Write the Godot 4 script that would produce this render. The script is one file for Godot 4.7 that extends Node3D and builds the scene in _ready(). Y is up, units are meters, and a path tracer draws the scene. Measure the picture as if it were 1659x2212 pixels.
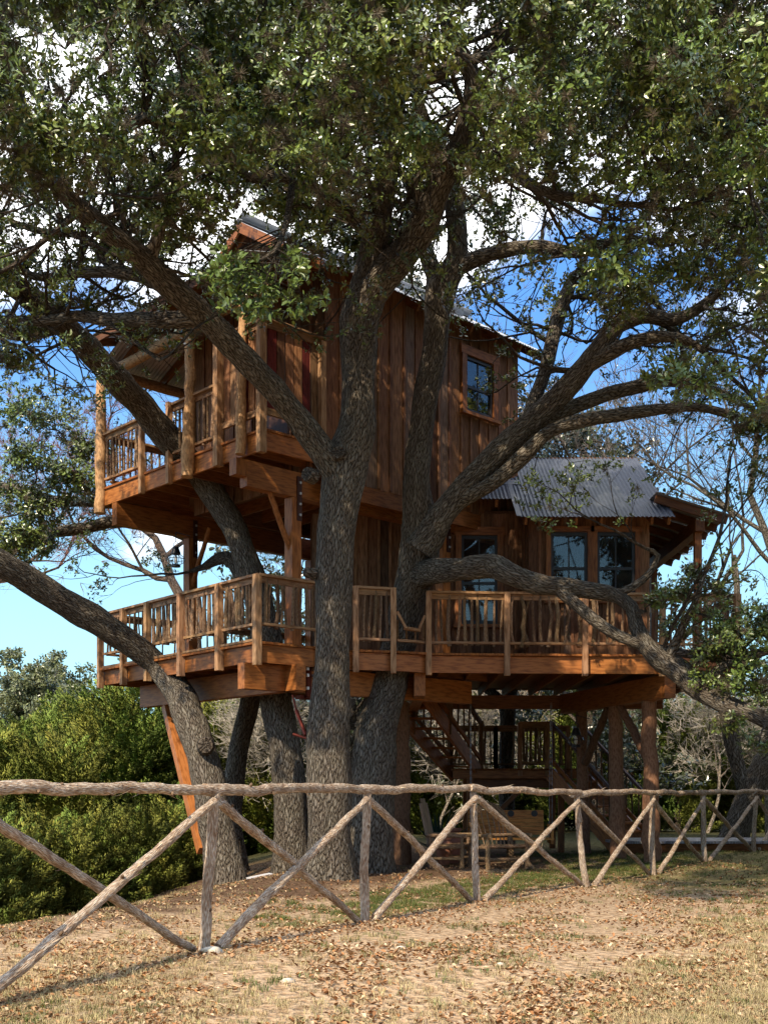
extends Node3D

# ---------------------------------------------------------------- constants
const FOCAL := 2450.0      # focal length in units of the layout sketch (1659 x 2212)
const HORIZON := 1705.0
const EYE := 1.6
var rng := RandomNumberGenerator.new()
var M := {}
var limb_points: Array = []      # [position, radius, tree index] sampled along the oaks' limbs
var trees: Array = []
var limb_tips: Array = []

# ---------------------------------------------------------------- mesh builder
class MB:
	var v := PackedVector3Array()
	var n := PackedVector3Array()
	var uv := PackedVector2Array()
	var c := PackedColorArray()
	var i := PackedInt32Array()
	func vert(p: Vector3, nn: Vector3, t: Vector2, col: Color) -> int:
		v.append(p); n.append(nn); uv.append(t); c.append(col)
		return v.size() - 1
	func tri(a: int, b: int, d: int) -> void:
		var f := (v[b] - v[a]).cross(v[d] - v[a])
		if f.dot(n[a] + n[b] + n[d]) > 0.0:
			i.append(a); i.append(d); i.append(b)
		else:
			i.append(a); i.append(b); i.append(d)
	func quad(a: Vector3, b: Vector3, d: Vector3, e: Vector3, nn: Vector3, ta: Vector2, tb: Vector2, td: Vector2, te: Vector2, col: Color) -> void:
		var k := vert(a, nn, ta, col)
		vert(b, nn, tb, col); vert(d, nn, td, col); vert(e, nn, te, col)
		tri(k, k + 1, k + 2); tri(k, k + 2, k + 3)
	func mesh(origin: Vector3) -> ArrayMesh:
		var w := v
		if origin != Vector3.ZERO:
			w = PackedVector3Array()
			w.resize(v.size())
			for k in v.size():
				w[k] = v[k] - origin
		var a := []
		a.resize(Mesh.ARRAY_MAX)
		a[Mesh.ARRAY_VERTEX] = w
		a[Mesh.ARRAY_NORMAL] = n
		a[Mesh.ARRAY_TEX_UV] = uv
		a[Mesh.ARRAY_COLOR] = c
		a[Mesh.ARRAY_INDEX] = i
		var m := ArrayMesh.new()
		m.add_surface_from_arrays(Mesh.PRIMITIVE_TRIANGLES, a)
		return m

# ---------------------------------------------------------------- helpers
func P(x: float, y: float, d: float) -> Vector3:      # a spot of the sketch at a depth d in metres
	return Vector3((x - 829.0) / FOCAL * d, EYE + (HORIZON - y) / FOCAL * d, -d)

func R(a: float, b: float) -> float:
	return rng.randf_range(a, b)

func thing(called: String, label: String, category: String, at := Vector3.ZERO, group := "") -> Node3D:
	var o := Node3D.new()
	o.name = called
	add_child(o, true)
	o.position = at
	o.set_meta("label", label)
	o.set_meta("category", category)
	if group != "":
		o.set_meta("group", group)
	return o

func part(mb: MB, called: String, mat: Material, parent: Node3D, label := "") -> MeshInstance3D:
	var o := MeshInstance3D.new()
	o.name = called
	parent.add_child(o, true)
	o.mesh = mb.mesh(parent.global_position)
	o.material_override = mat
	if label != "":
		o.set_meta("label", label)
	return o

func frame(o: Vector3, ex: Vector3, ez: Vector3) -> Transform3D:
	return Transform3D(Basis(ex, Vector3.UP, ez), o)

func shade(c: Color, a := 0.14) -> Color:
	var k := 1.0 + R(-a, a)
	return Color(c.r * k, c.g * k * (1.0 + R(-0.04, 0.04)), c.b * k * (1.0 + R(-0.06, 0.06)))

# box between two corners of a frame; the grain (v) runs along its longest side
func bx(mb: MB, F: Transform3D, x0: float, x1: float, y0: float, y1: float, z0: float, z1: float, col: Color) -> void:
	var lo := Vector3(minf(x0, x1), minf(y0, y1), minf(z0, z1))
	var hi := Vector3(maxf(x0, x1), maxf(y0, y1), maxf(z0, z1))
	var s := hi - lo
	var axis := 0
	if s.y >= s.x and s.y >= s.z:
		axis = 1
	elif s.z > s.x:
		axis = 2
	var off := Vector2(rng.randf(), rng.randf())
	for k in 3:
		for sg in [0, 1]:
			var nn := Vector3.ZERO
			nn[k] = 1.0 if sg == 1 else -1.0
			var a := (k + 1) % 3
			var b := (k + 2) % 3
			var q := []
			var t := []
			for cc in [[0, 0], [1, 0], [1, 1], [0, 1]]:
				var p := lo
				p[k] = hi[k] if sg == 1 else lo[k]
				p[a] = hi[a] if cc[0] == 1 else lo[a]
				p[b] = hi[b] if cc[1] == 1 else lo[b]
				var u2 := Vector2.ZERO
				if axis == a:
					u2 = Vector2(p[b] + p[k], p[a])
				elif axis == b:
					u2 = Vector2(p[a] + p[k], p[b])
				else:
					u2 = Vector2(p[a], p[b] * 3.0)
				q.append(F * p)
				t.append(Vector2(u2.x / 0.35, u2.y / 2.4) + off)
			mb.quad(q[0], q[1], q[2], q[3], F.basis * nn, t[0], t[1], t[2], t[3], col)

func beam(mb: MB, a: Vector3, b: Vector3, w: float, h: float, col: Color, up := Vector3.UP) -> void:
	var ex := (b - a).normalized()
	var ez := ex.cross(up).normalized()
	var ey := ez.cross(ex).normalized()
	var F := Transform3D(Basis(ex, ey, ez), a)
	bx(mb, F, 0, (b - a).length(), -h / 2, h / 2, -w / 2, w / 2, col)

# Catmull-Rom through [pos, radius] pairs
func smooth_path(pts: Array, rad: Array, step: float) -> Array:
	var op: Array = []
	var orad: Array = []
	for k in pts.size() - 1:
		var p0: Vector3 = pts[maxi(k - 1, 0)]
		var p1: Vector3 = pts[k]
		var p2: Vector3 = pts[k + 1]
		var p3: Vector3 = pts[mini(k + 2, pts.size() - 1)]
		var cnt := maxi(1, int(ceil((p2 - p1).length() / step)))
		for j in cnt:
			var t := float(j) / cnt
			op.append(p1.cubic_interpolate(p2, p0, p3, t))
			orad.append(lerpf(rad[k], rad[k + 1], t))
	op.append(pts[-1])
	orad.append(rad[-1])
	return [op, orad]

func tube(mb: MB, pts: Array, rad: Array, sides: int, col: Color, ruv := 0.5, lump := 0.0, nz: FastNoiseLite = null, col2 := Color(-1, 0, 0), flare := 0.0) -> void:
	var nn := pts.size()
	if nn < 2:
		return
	var T: Vector3 = (pts[1] - pts[0]).normalized()
	var X := T.cross(Vector3(0.13, 0.2, 0.97)).normalized()
	if X.length() < 0.5:
		X = Vector3.RIGHT
	var reps := maxf(1.0, round(TAU * rad[0] / ruv))
	var dist := 0.0
	var base := mb.v.size()
	var voff := rng.randf()
	for k in nn:
		var tn: Vector3
		if k == 0:
			tn = T
		elif k == nn - 1:
			tn = (pts[k] - pts[k - 1]).normalized()
		else:
			tn = (pts[k + 1] - pts[k - 1]).normalized()
		if tn.length() < 0.5:
			tn = T
		X = (X - tn * X.dot(tn)).normalized()
		var Y := tn.cross(X)
		T = tn
		if k > 0:
			dist += (pts[k] - pts[k - 1]).length()
		for j in sides + 1:
			var th := TAU * j / sides
			var dir := X * cos(th) + Y * sin(th)
			var r: float = rad[k]
			if flare > 0.0 and dist < 1.1:
				var f := 1.0 - dist / 1.1
				r *= 1.0 + flare * f * f * (0.35 + 0.65 * pow(0.5 + 0.5 * cos(5.0 * th + 1.3 * sin(2.0 * th + reps)), 1.5))
			var cc := col
			if nz != null:
				var q: Vector3 = pts[k] + dir * r
				var w := nz.get_noise_3d(q.x * 1.7, q.y * 0.8, q.z * 1.7)
				r *= 1.0 + lump * w
				if col2.r >= 0.0:
					cc = col.lerp(col2, clampf(0.5 + 1.2 * nz.get_noise_3d(q.x * 7.0 + 40.0, q.y * 2.0, q.z * 7.0), 0, 1))
			mb.vert(pts[k] + dir * r, dir, Vector2(reps * j / sides, dist / (ruv * 2.6) + voff), cc)
	for k in nn - 1:
		for j in sides:
			var a := base + k * (sides + 1) + j
			var b := a + sides + 1
			mb.tri(a, a + 1, b + 1)
			mb.tri(a, b + 1, b)
	for e in [0, nn - 1]:
		var tn: Vector3 = (pts[1] - pts[0]).normalized() * -1.0 if e == 0 else (pts[nn - 1] - pts[nn - 2]).normalized()
		var cidx := mb.vert(pts[e], tn, Vector2(0.5, 0.5), col)
		var ring: Array = []
		for j in sides:
			var q := base + int(e) * (sides + 1) + j
			ring.append(mb.vert(mb.v[q], tn, Vector2(0.5 + 0.2 * cos(TAU * j / sides), 0.5 + 0.2 * sin(TAU * j / sides)), col))
		for j in sides:
			mb.tri(cidx, ring[j], ring[(j + 1) % sides])

func lathe(mb: MB, at: Vector3, prof: Array, sides: int, col: Color) -> void:      # prof: [radius, height]
	for k in prof.size() - 1:
		var r0: float = prof[k][0]
		var r1: float = prof[k + 1][0]
		var y0: float = prof[k][1]
		var y1: float = prof[k + 1][1]
		var ny := (r0 - r1)
		var nr := (y1 - y0)
		var base := mb.v.size()
		for j in sides + 1:
			var th := TAU * j / sides
			var d := Vector3(cos(th), 0, sin(th))
			var nn := (d * nr + Vector3(0, ny, 0)).normalized()
			mb.vert(at + d * r0 + Vector3(0, y0, 0), nn, Vector2(float(j) / sides, y0), col)
			mb.vert(at + d * r1 + Vector3(0, y1, 0), nn, Vector2(float(j) / sides, y1), col)
		for j in sides:
			var a := base + j * 2
			mb.tri(a, a + 2, a + 3)
			mb.tri(a, a + 3, a + 1)

func multi(called: String, mesh: Mesh, mat: Material, xf: Array, cols: Array, parent: Node, meta := true) -> MultiMeshInstance3D:
	var mm := MultiMesh.new()
	mm.transform_format = MultiMesh.TRANSFORM_3D
	mm.use_colors = true
	mm.mesh = mesh
	mm.instance_count = xf.size()
	for k in xf.size():
		mm.set_instance_transform(k, xf[k])
		mm.set_instance_color(k, cols[k])
	var o := MultiMeshInstance3D.new()
	o.name = called
	o.multimesh = mm
	o.material_override = mat
	if meta:
		o.set_meta("kind", "stuff")
	parent.add_child(o, true)
	return o

func rbasis() -> Basis:
	return Basis(Quaternion(Vector3(R(-1, 1), R(-1, 1), R(-1, 1)).normalized(), R(0, TAU)))

# a basis whose y axis points along d, turned by a random angle about it
func ybasis(d: Vector3, s: float) -> Basis:
	var y := d.normalized()
	var x := y.cross(Vector3(R(-1, 1), R(-1, 1), R(-1, 1))).normalized()
	return Basis(x * s, y * s, x.cross(y) * s)

# ---------------------------------------------------------------- materials
func noise_img(sd: int, freq: float, kind: int, oct: int, w: int, h: int, ridged := false) -> Image:
	var f := FastNoiseLite.new()
	f.seed = sd
	f.frequency = freq
	f.noise_type = kind
	f.fractal_type = FastNoiseLite.FRACTAL_RIDGED if ridged else FastNoiseLite.FRACTAL_FBM
	f.fractal_octaves = oct
	return f.get_seamless_image(w, h)

func ramp_tex(im: Image, stops: Array) -> ImageTexture:      # stops: [at, linear colour]
	var g := Gradient.new()
	g.offsets = PackedFloat32Array(stops.map(func(s): return s[0]))
	g.colors = PackedColorArray(stops.map(func(s): return s[1].linear_to_srgb()))
	var out := Image.create(im.get_width(), im.get_height(), false, Image.FORMAT_RGB8)
	for y in im.get_height():
		for x in im.get_width():
			out.set_pixel(x, y, g.sample(im.get_pixel(x, y).r))
	return ImageTexture.create_from_image(out)

func grey(k: float) -> Color:
	return Color(k, k, k)

func mat(called: String, rough: float, tex: Texture2D = null, height: Texture2D = null, hs := 0.0, spec := 0.5) -> StandardMaterial3D:
	var m := StandardMaterial3D.new()
	m.resource_name = called
	m.roughness = rough
	m.metallic_specular = spec
	m.vertex_color_use_as_albedo = true
	if tex:
		m.albedo_texture = tex
	if height:
		m.heightmap_enabled = true
		m.heightmap_texture = height
		m.heightmap_scale = hs
	M[called] = m
	return m

func make_materials() -> void:
	var b := noise_img(3, 0.022, FastNoiseLite.TYPE_SIMPLEX_SMOOTH, 4, 256, 256, true)
	var bc := ramp_tex(b, [[0.0, Color(1.0, 0.97, 0.92)], [0.4, Color(1.2, 1.16, 1.1)], [0.6, Color(0.75, 0.7, 0.64)], [0.78, Color(0.32, 0.28, 0.24)], [1.0, Color(0.16, 0.13, 0.11)]])
	var bh := ramp_tex(b, [[0.0, grey(1.0)], [0.4, grey(0.8)], [0.75, grey(0.25)], [1.0, grey(0.0)]])
	mat("bark", 0.9, bc, bh, 6.0, 0.3)
	var w := noise_img(8, 0.03, FastNoiseLite.TYPE_SIMPLEX_SMOOTH, 5, 256, 256)
	var wc := ramp_tex(w, [[0.0, Color(0.45, 0.38, 0.32)], [0.35, Color(0.75, 0.7, 0.65)], [0.6, Color(1.0, 1.0, 1.0)], [1.0, Color(1.15, 1.1, 1.0)]])
	mat("wood", 0.72, wc, ramp_tex(w, [[0.0, grey(0.0)], [1.0, grey(1.0)]]), 0.35, 0.35)
	mat("stained", 0.5, wc, null, 0.0, 0.4)
	var s := noise_img(21, 0.045, FastNoiseLite.TYPE_SIMPLEX, 4, 256, 256)
	var sc := ramp_tex(s, [[0.0, Color(0.28, 0.19, 0.13)], [0.35, Color(0.6, 0.46, 0.36)], [0.52, Color(0.85, 0.74, 0.63)], [0.68, Color(1.05, 0.98, 0.9)], [1.0, Color(1.2, 1.16, 1.1)]])
	mat("log_bark", 0.85, sc, ramp_tex(s, [[0.0, grey(0.0)], [1.0, grey(1.0)]]), 1.6, 0.3)
	M.log_bark.uv1_scale = Vector3(1.0, 0.3, 1.0)
	var sn := noise_img(33, 0.03, FastNoiseLite.TYPE_SIMPLEX, 6, 512, 512)
	mat("soil", 0.95, ramp_tex(sn, [[0.0, Color(0.5, 0.42, 0.36)], [0.4, Color(0.8, 0.76, 0.72)], [0.6, Color(1.0, 1.0, 1.0)], [1.0, Color(1.25, 1.25, 1.25)]]), ramp_tex(sn, [[0.0, grey(0.0)], [1.0, grey(1.0)]]), 4.0, 0.2)
	var met := mat("roof_metal", 0.55, ramp_tex(w, [[0.0, Color(0.7, 0.7, 0.7)], [1.0, Color(1, 1, 1)]]), null, 0.0, 0.5)
	met.metallic = 0.15
	met.metallic_specular = 0.3
	mat("steel", 0.5).metallic = 0.8
	mat("paint", 0.45)
	mat("plain", 0.8)
	var lf := mat("leaf", 0.3, null, null, 0.0, 0.6)
	lf.backlight = Color(0.42, 0.5, 0.14)
	var ln := mat("needle", 0.7, null, null, 0.0, 0.3)
	ln.backlight = Color(0.55, 0.6, 0.2)
	var gr := mat("grass", 0.7, null, null, 0.0, 0.3)
	gr.backlight = Color(0.3, 0.3, 0.12)
	mat("dry", 0.85, null, null, 0.0, 0.25)
	mat("moss", 0.9, null, null, 0.0, 0.2)
	var g := StandardMaterial3D.new()
	g.resource_name = "glass"
	g.transparency = BaseMaterial3D.TRANSPARENCY_ALPHA
	g.albedo_color = Color(0.3, 0.33, 0.36, 0.03)
	g.roughness = 0.02
	M["glass"] = g

# ---------------------------------------------------------------- sky
func sky_material() -> PanoramaSkyMaterial:
	var w := 1024
	var h := 512
	var im := Image.create(w, h, false, Image.FORMAT_RGBF)
	var f := FastNoiseLite.new()
	f.seed = 12
	f.frequency = 0.55
	f.fractal_octaves = 5
	f.fractal_gain = 0.5
	f.noise_type = FastNoiseLite.TYPE_SIMPLEX_SMOOTH
	for y in h:
		var el := PI * (0.5 - (y + 0.5) / h)
		for x in w:
			var az := TAU * (x + 0.5) / w
			var d := Vector3(sin(az) * cos(el), sin(el), -cos(az) * cos(el))
			var up := maxf(d.y, 0.0)
			var k := 1.0 - smoothstep(0.02, 0.42, up)
			var c := Color(0.085, 0.23, 0.56).lerp(Color(0.36, 0.64, 0.74), k)
			if d.y > -0.02:
				# clouds on a layer overhead, stretched sideways near the horizon
				var q := Vector3(d.x, d.y * 1.6, d.z) / (up + 0.32)
				var n := f.get_noise_3d(q.x * 2.2, q.y * 2.0, q.z * 2.2)
				var cl := smoothstep(0.10, 0.30, n - 0.05 + 0.24 * smoothstep(0.41, 0.6, up) + 0.06 * smoothstep(0.12, 0.03, up))
				c = c.lerp(Color(1.3, 1.32, 1.34) * lerpf(0.55, 1.05, smoothstep(0.1, 0.5, n + 0.25 * up)), cl)
			else:
				c = Color(0.22, 0.24, 0.22)
			im.set_pixel(x, y, c)
	var m := PanoramaSkyMaterial.new()
	m.panorama = ImageTexture.create_from_image(im)
	return m

# ================================================================ build
func _ready() -> void:
	rng.seed = 7
	make_materials()
	# camera: level, its lens shifted upwards as for a photograph of a tall building
	var cam := Camera3D.new()
	cam.name = "camera"
	add_child(cam)
	cam.position = Vector3(0, EYE, 0)
	cam.near = 0.1
	cam.far = 500.0
	cam.set_frustum(2212.0 / FOCAL * 0.1, Vector2(0, (HORIZON - 1106.0) / FOCAL * 0.1), 0.1, 500.0)
	cam.current = true
	var we := WorldEnvironment.new()
	we.name = "environment"
	var env := Environment.new()
	env.background_mode = Environment.BG_SKY
	var sky := Sky.new()
	sky.sky_material = sky_material()
	env.sky = sky
	env.background_energy_multiplier = 1.25
	env.ambient_light_source = Environment.AMBIENT_SOURCE_SKY
	env.tonemap_mode = Environment.TONE_MAPPER_LINEAR
	env.tonemap_exposure = 1.65
	env.sdfgi_enabled = true
	env.ssao_enabled = true
	env.ssil_enabled = true
	we.environment = env
	add_child(we)
	var sun := DirectionalLight3D.new()
	sun.name = "sun"
	sun.light_energy = 1.35
	sun.light_color = Color(1.0, 0.93, 0.82)
	sun.light_angular_distance = 0.5
	sun.shadow_enabled = true
	add_child(sun)
	sun.look_at_from_position(Vector3.ZERO, Vector3(0.46, -0.88, -0.89), Vector3.UP)

	ground()
	treehouse()
	staircase()
	oaks()
	background()
	fence()
	furniture()
	ground_cover()

# ---------------------------------------------------------------- ground
var gnoise := FastNoiseLite.new()
func gh(x: float, d: float) -> float:
	var h := 0.36 * smoothstep(1.0, 9.0, d) - 0.06 * smoothstep(9.0, 14.0, d)
	h += 0.12 * smoothstep(2.5, 6.0, x) * smoothstep(16.0, 20.0, d)
	var xs := minf(-3.5 + (d - 10.0) * 0.27, -1.1)
	h -= 0.2 * maxf(0.0, xs - x) * smoothstep(7.5, 10.5, d) * (1.0 + 0.02 * maxf(0.0, xs - x))
	h = maxf(h, -4.5)
	var far := smoothstep(26.0, 70.0, Vector2(x, d).length())
	h = lerpf(h, -0.6, far)
	h += gnoise.get_noise_2d(x * 3.0, d * 3.0) * 0.05 + gnoise.get_noise_2d(x * 16.0, d * 16.0) * 0.014
	return h

func soil_zone(x: float, d: float) -> Color:
	var tan_ := Color(0.43, 0.31, 0.2)
	var mulch := Color(0.115, 0.068, 0.042)
	var lawn := Color(0.16, 0.15, 0.06)
	var straw := Color(0.45, 0.345, 0.21)
	var n := gnoise.get_noise_2d(x * 9.0 + 50.0, d * 9.0)
	var c := tan_
	c = c.lerp(straw, clampf(0.4 * smoothstep(8.4, 7.2, d) * smoothstep(-0.6, -1.6, x) + smoothstep(0.0, 1.4, x - 1.0 - (d - 7.3) * 0.45) * smoothstep(13.5, 10.0, d), 0, 1) * (0.55 + 0.5 * n))
	var behind := d - (8.7 + (x + 1.33) * 1.52)      # how far beyond the fence line
	c = c.lerp(mulch, smoothstep(3.0, 5.5, behind + 3.0 * n) * 0.9)
	c = c.lerp(lawn, smoothstep(2.5, 4.5, x + 2.0 * n) * smoothstep(13.5, 15.5, d) * 0.85)
	c = c.lerp(Color(0.07, 0.07, 0.035), smoothstep(24.0, 30.0, d + absf(x) * 0.3))
	return c

func ground() -> void:
	gnoise.seed = 5
	gnoise.frequency = 0.1
	var mb := MB.new()
	var nx := 190
	var nz := 210
	var hs: Array = []
	var mp := func(u: float, near: float, far: float) -> float:
		return near * u + (far - near) * pow(absf(u), 4.0) * signf(u)
	for j in nz + 1:
		for k in nx + 1:
			var x: float = mp.call(k * 2.0 / nx - 1.0, 13.0, 160.0)
			var d: float = mp.call(j * 2.0 / nz - 0.62, 17.0, 110.0)
			var e := 0.08
			var y := gh(x, d)
			var nn := Vector3(gh(x - e, d) - gh(x + e, d), 2 * e, gh(x, d + e) - gh(x, d - e)).normalized()
			mb.vert(Vector3(x, y, -d), nn, Vector2(x / 1.7, d / 1.7), soil_zone(x, d))
	for j in nz:
		for k in nx:
			var a := j * (nx + 1) + k
			mb.tri(a, a + 1, a + nx + 2)
			mb.tri(a, a + nx + 2, a + nx + 1)
	var g := part(mb, "ground", M.soil, self)
	g.set_meta("kind", "structure")
	g.set_meta("label", "bare brown earth with dry grass sloping away to the left")

# ---------------------------------------------------------------- treehouse
const STAIN := Color(0.35, 0.13, 0.036)
const TAN := Color(0.40, 0.235, 0.125)
const SIDING := Color(0.22, 0.105, 0.052)
const DARKW := Color(0.14, 0.06, 0.03)
var U: Transform3D
var W: Transform3D
var G: Transform3D
var lumpn := FastNoiseLite.new()

func slab(mb: MB, F: Transform3D, along_x: bool, a0: float, a1: float, h0: float, h1: float, p0: float, p1: float, col: Color) -> void:
	if along_x:
		bx(mb, F, a0, a1, h0, h1, p0, p1, col)
	else:
		bx(mb, F, p0, p1, h0, h1, a0, a1, col)

# holes: [a0, a1, h0, h1]
func rects(a0: float, a1: float, h0: float, h1: float, holes: Array) -> Array:
	var out := [[a0, a1, h0, h1]]
	for ho in holes:
		var nxt := []
		for r in out:
			if ho[1] <= r[0] + 0.001 or ho[0] >= r[1] - 0.001 or ho[3] <= r[2] + 0.001 or ho[2] >= r[3] - 0.001:
				nxt.append(r)
				continue
			if ho[0] > r[0] + 0.004: nxt.append([r[0], ho[0], r[2], r[3]])
			if ho[1] < r[1] - 0.004: nxt.append([ho[1], r[1], r[2], r[3]])
			var m0: float = maxf(r[0], ho[0])
			var m1: float = minf(r[1], ho[1])
			if ho[2] > r[2] + 0.004: nxt.append([m0, m1, r[2], ho[2]])
			if ho[3] < r[3] - 0.004: nxt.append([m0, m1, ho[3], r[3]])
		out = nxt
	return out

# a wall: a core with its openings, and upright planks with battens on the outside. out = +1/-1: which way the outside lies
func plank_wall(called: String, F: Transform3D, along_x: bool, a0: float, a1: float, h0: float, h1: float, plane: float, out: float, holes: Array, parent: Node3D, col: Color, width := 0.28, slope := 0.0) -> MeshInstance3D:
	var core := MB.new()
	for r in rects(a0, a1, h0, h1, holes):
		slab(core, F, along_x, r[0], r[1], r[2], r[3], plane, plane - out * 0.1, DARKW)
	var wall := part(core, called, M.wood, parent)
	var a := a0
	while a < a1 - 0.02:
		var b := minf(a + width * R(0.85, 1.15), a1)
		if a1 - b < 0.09:
			b = a1
		var hh := h1
		if slope > 0.0:      # boards of a gable wall follow the roof
			hh = h1 + slope * minf(minf(a, a1 - a), minf(b, a1 - b))
		var c := shade(col, 0.38)
		if rng.randf() < 0.2:
			c = c * 0.6
		elif rng.randf() < 0.15:
			c = c.lerp(Color(0.2, 0.15, 0.11), 0.6)
		for r in rects(a + 0.004, b - 0.004, h0 - R(0.0, 0.015), hh, holes):
			var mb := MB.new()
			slab(mb, F, along_x, r[0], r[1], r[2], r[3], plane + out * 0.001, plane + out * (0.022 + R(0, 0.006)), c)
			part(mb, "plank", M.wood, wall)
		if b < a1 - 0.05:
			for r in rects(b - 0.025, b + 0.025, h0, hh, holes):
				if r[1] - r[0] < 0.03:
					continue
				var mb := MB.new()
				slab(mb, F, along_x, r[0], r[1], r[2], r[3], plane + out * 0.029, plane + out * 0.05, shade(col * 1.05, 0.2))
				part(mb, "batten", M.wood, wall)
		a = b
	return wall

# sash window: a0..a1, h0..h1 is the opening
func window(F: Transform3D, along_x: bool, a0: float, a1: float, h0: float, h1: float, plane: float, out: float, parent: Node3D, cas := 0.12, head := 0.16, sill := true) -> void:
	var mb := MB.new()
	var o0 := plane + out * 0.052
	var o1 := plane + out * 0.085
	slab(mb, F, along_x, a0 - cas, a0 + 0.004, h0 - 0.02, h1 + 0.002, o0, o1, shade(STAIN * 0.8))
	slab(mb, F, along_x, a1 - 0.004, a1 + cas, h0 - 0.02, h1 + 0.002, o0, o1, shade(STAIN * 0.8))
	slab(mb, F, along_x, a0 - cas - 0.03, a1 + cas + 0.03, h1 + 0.002, h1 + head, o0, o1 + out * 0.006, shade(STAIN * 0.75))
	if sill:
		slab(mb, F, along_x, a0 - cas - 0.04, a1 + cas + 0.04, h0 - 0.075, h0 - 0.02, o0, o1 + out * 0.05, shade(STAIN * 0.8))
	var w := part(mb, "window", M.stained, parent)
	var dk := Color(0.028, 0.026, 0.026)
	var fr := MB.new()
	var f0 := plane + out * 0.045
	var f1 := plane - out * 0.03
	for r in [[a0, a0 + 0.05, h0, h1], [a1 - 0.05, a1, h0, h1], [a0 + 0.05, a1 - 0.05, h0, h0 + 0.06], [a0 + 0.05, a1 - 0.05, h1 - 0.06, h1]]:
		slab(fr, F, along_x, r[0], r[1], r[2], r[3], f0, f1, dk)
	part(fr, "window_frame", M.paint, w)
	var hm := lerpf(h0, h1, 0.46)
	var mr := MB.new()
	slab(mr, F, along_x, a0 + 0.05, a1 - 0.05, hm - 0.025, hm + 0.025, plane + out * 0.03, plane - out * 0.02, dk)
	part(mr, "meeting_rail", M.paint, w)
	var am := (a0 + a1) / 2
	for hh in [[h0 + 0.06, hm - 0.025], [hm + 0.025, h1 - 0.06]]:
		var mu := MB.new()
		slab(mu, F, along_x, am - 0.012, am + 0.012, hh[0], hh[1], plane + out * 0.022, plane + out * 0.004, dk)
		part(mu, "muntin", M.paint, w)
		for aa in [[a0 + 0.05, am - 0.012], [am + 0.012, a1 - 0.05]]:
			var gl := MB.new()
			slab(gl, F, along_x, aa[0], aa[1], hh[0], hh[1], plane + out * 0.012, plane + out * 0.007, Color.WHITE)
			part(gl, "pane", M.glass, w)

# corrugated sheet: ridges run from (x0,h0) to (x1,h1); the waves follow z (a0..a1) of the frame
func corrugated(F: Transform3D, wave_x: bool, a0: float, a1: float, p0: Vector2, p1: Vector2, parent: Node3D, col: Color) -> void:
	var sl := (p1 - p0).normalized()
	var nl := Vector2(-sl.y, sl.x)
	if nl.y < 0:
		nl = -nl
	var a := a0
	while a < a1 - 0.01:
		var b := minf(a + 0.66, a1)
		if a1 - b < 0.15:
			b = a1
		var mb := MB.new()
		var cnt := int(ceil((b - a) / 0.0115))
		var c := shade(col, 0.06)
		var lift := R(0.0, 0.004)
		for side in [0.0, -0.0015]:
			var base := mb.v.size()
			for k in cnt + 1:
				var q := lerpf(a, b, float(k) / cnt)
				var ph := TAU * q / 0.072
				var off: Vector2 = nl * (0.008 * cos(ph) + lift + side)
				var sgn := 1.0 if side == 0.0 else -1.0
				var slope := 0.008 * TAU / 0.072 * sin(ph)
				for e in 2:
					var p: Vector2 = (p0 if e == 0 else p1) + off
					var pos := Vector3(q, p.y, p.x) if wave_x else Vector3(p.x, p.y, q)
					var nn := Vector3(slope, nl.y, nl.x) if wave_x else Vector3(nl.x, nl.y, slope)
					mb.vert(F * pos, (F.basis * nn).normalized() * sgn, Vector2(q / 0.7, e * (p1 - p0).length() / 2.0), c)
			for k in cnt:
				var v0 := base + k * 2
				mb.tri(v0, v0 + 2, v0 + 3)
				mb.tri(v0, v0 + 3, v0 + 1)
		part(mb, "roof_panel", M.roof_metal, parent)
		a = b

func stick(mb: MB, a: Vector3, b: Vector3, r: float, bend: float, col: Color, sides := 6) -> void:
	var pts := []
	var rad := []
	var side := Vector3(R(-1, 1), 0, R(-1, 1)) * bend
	var cnt := 5
	for k in cnt + 1:
		var t := float(k) / cnt
		pts.append(a.lerp(b, t) + side * sin(PI * t) + Vector3(R(-1, 1), 0, R(-1, 1)) * bend * 0.25 * sin(PI * t))
		rad.append(r * lerpf(1.1, 0.85, t) * R(0.9, 1.1))
	tube(mb, pts, rad, sides, col, 0.12)

var rail_tone := 1.0
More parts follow.
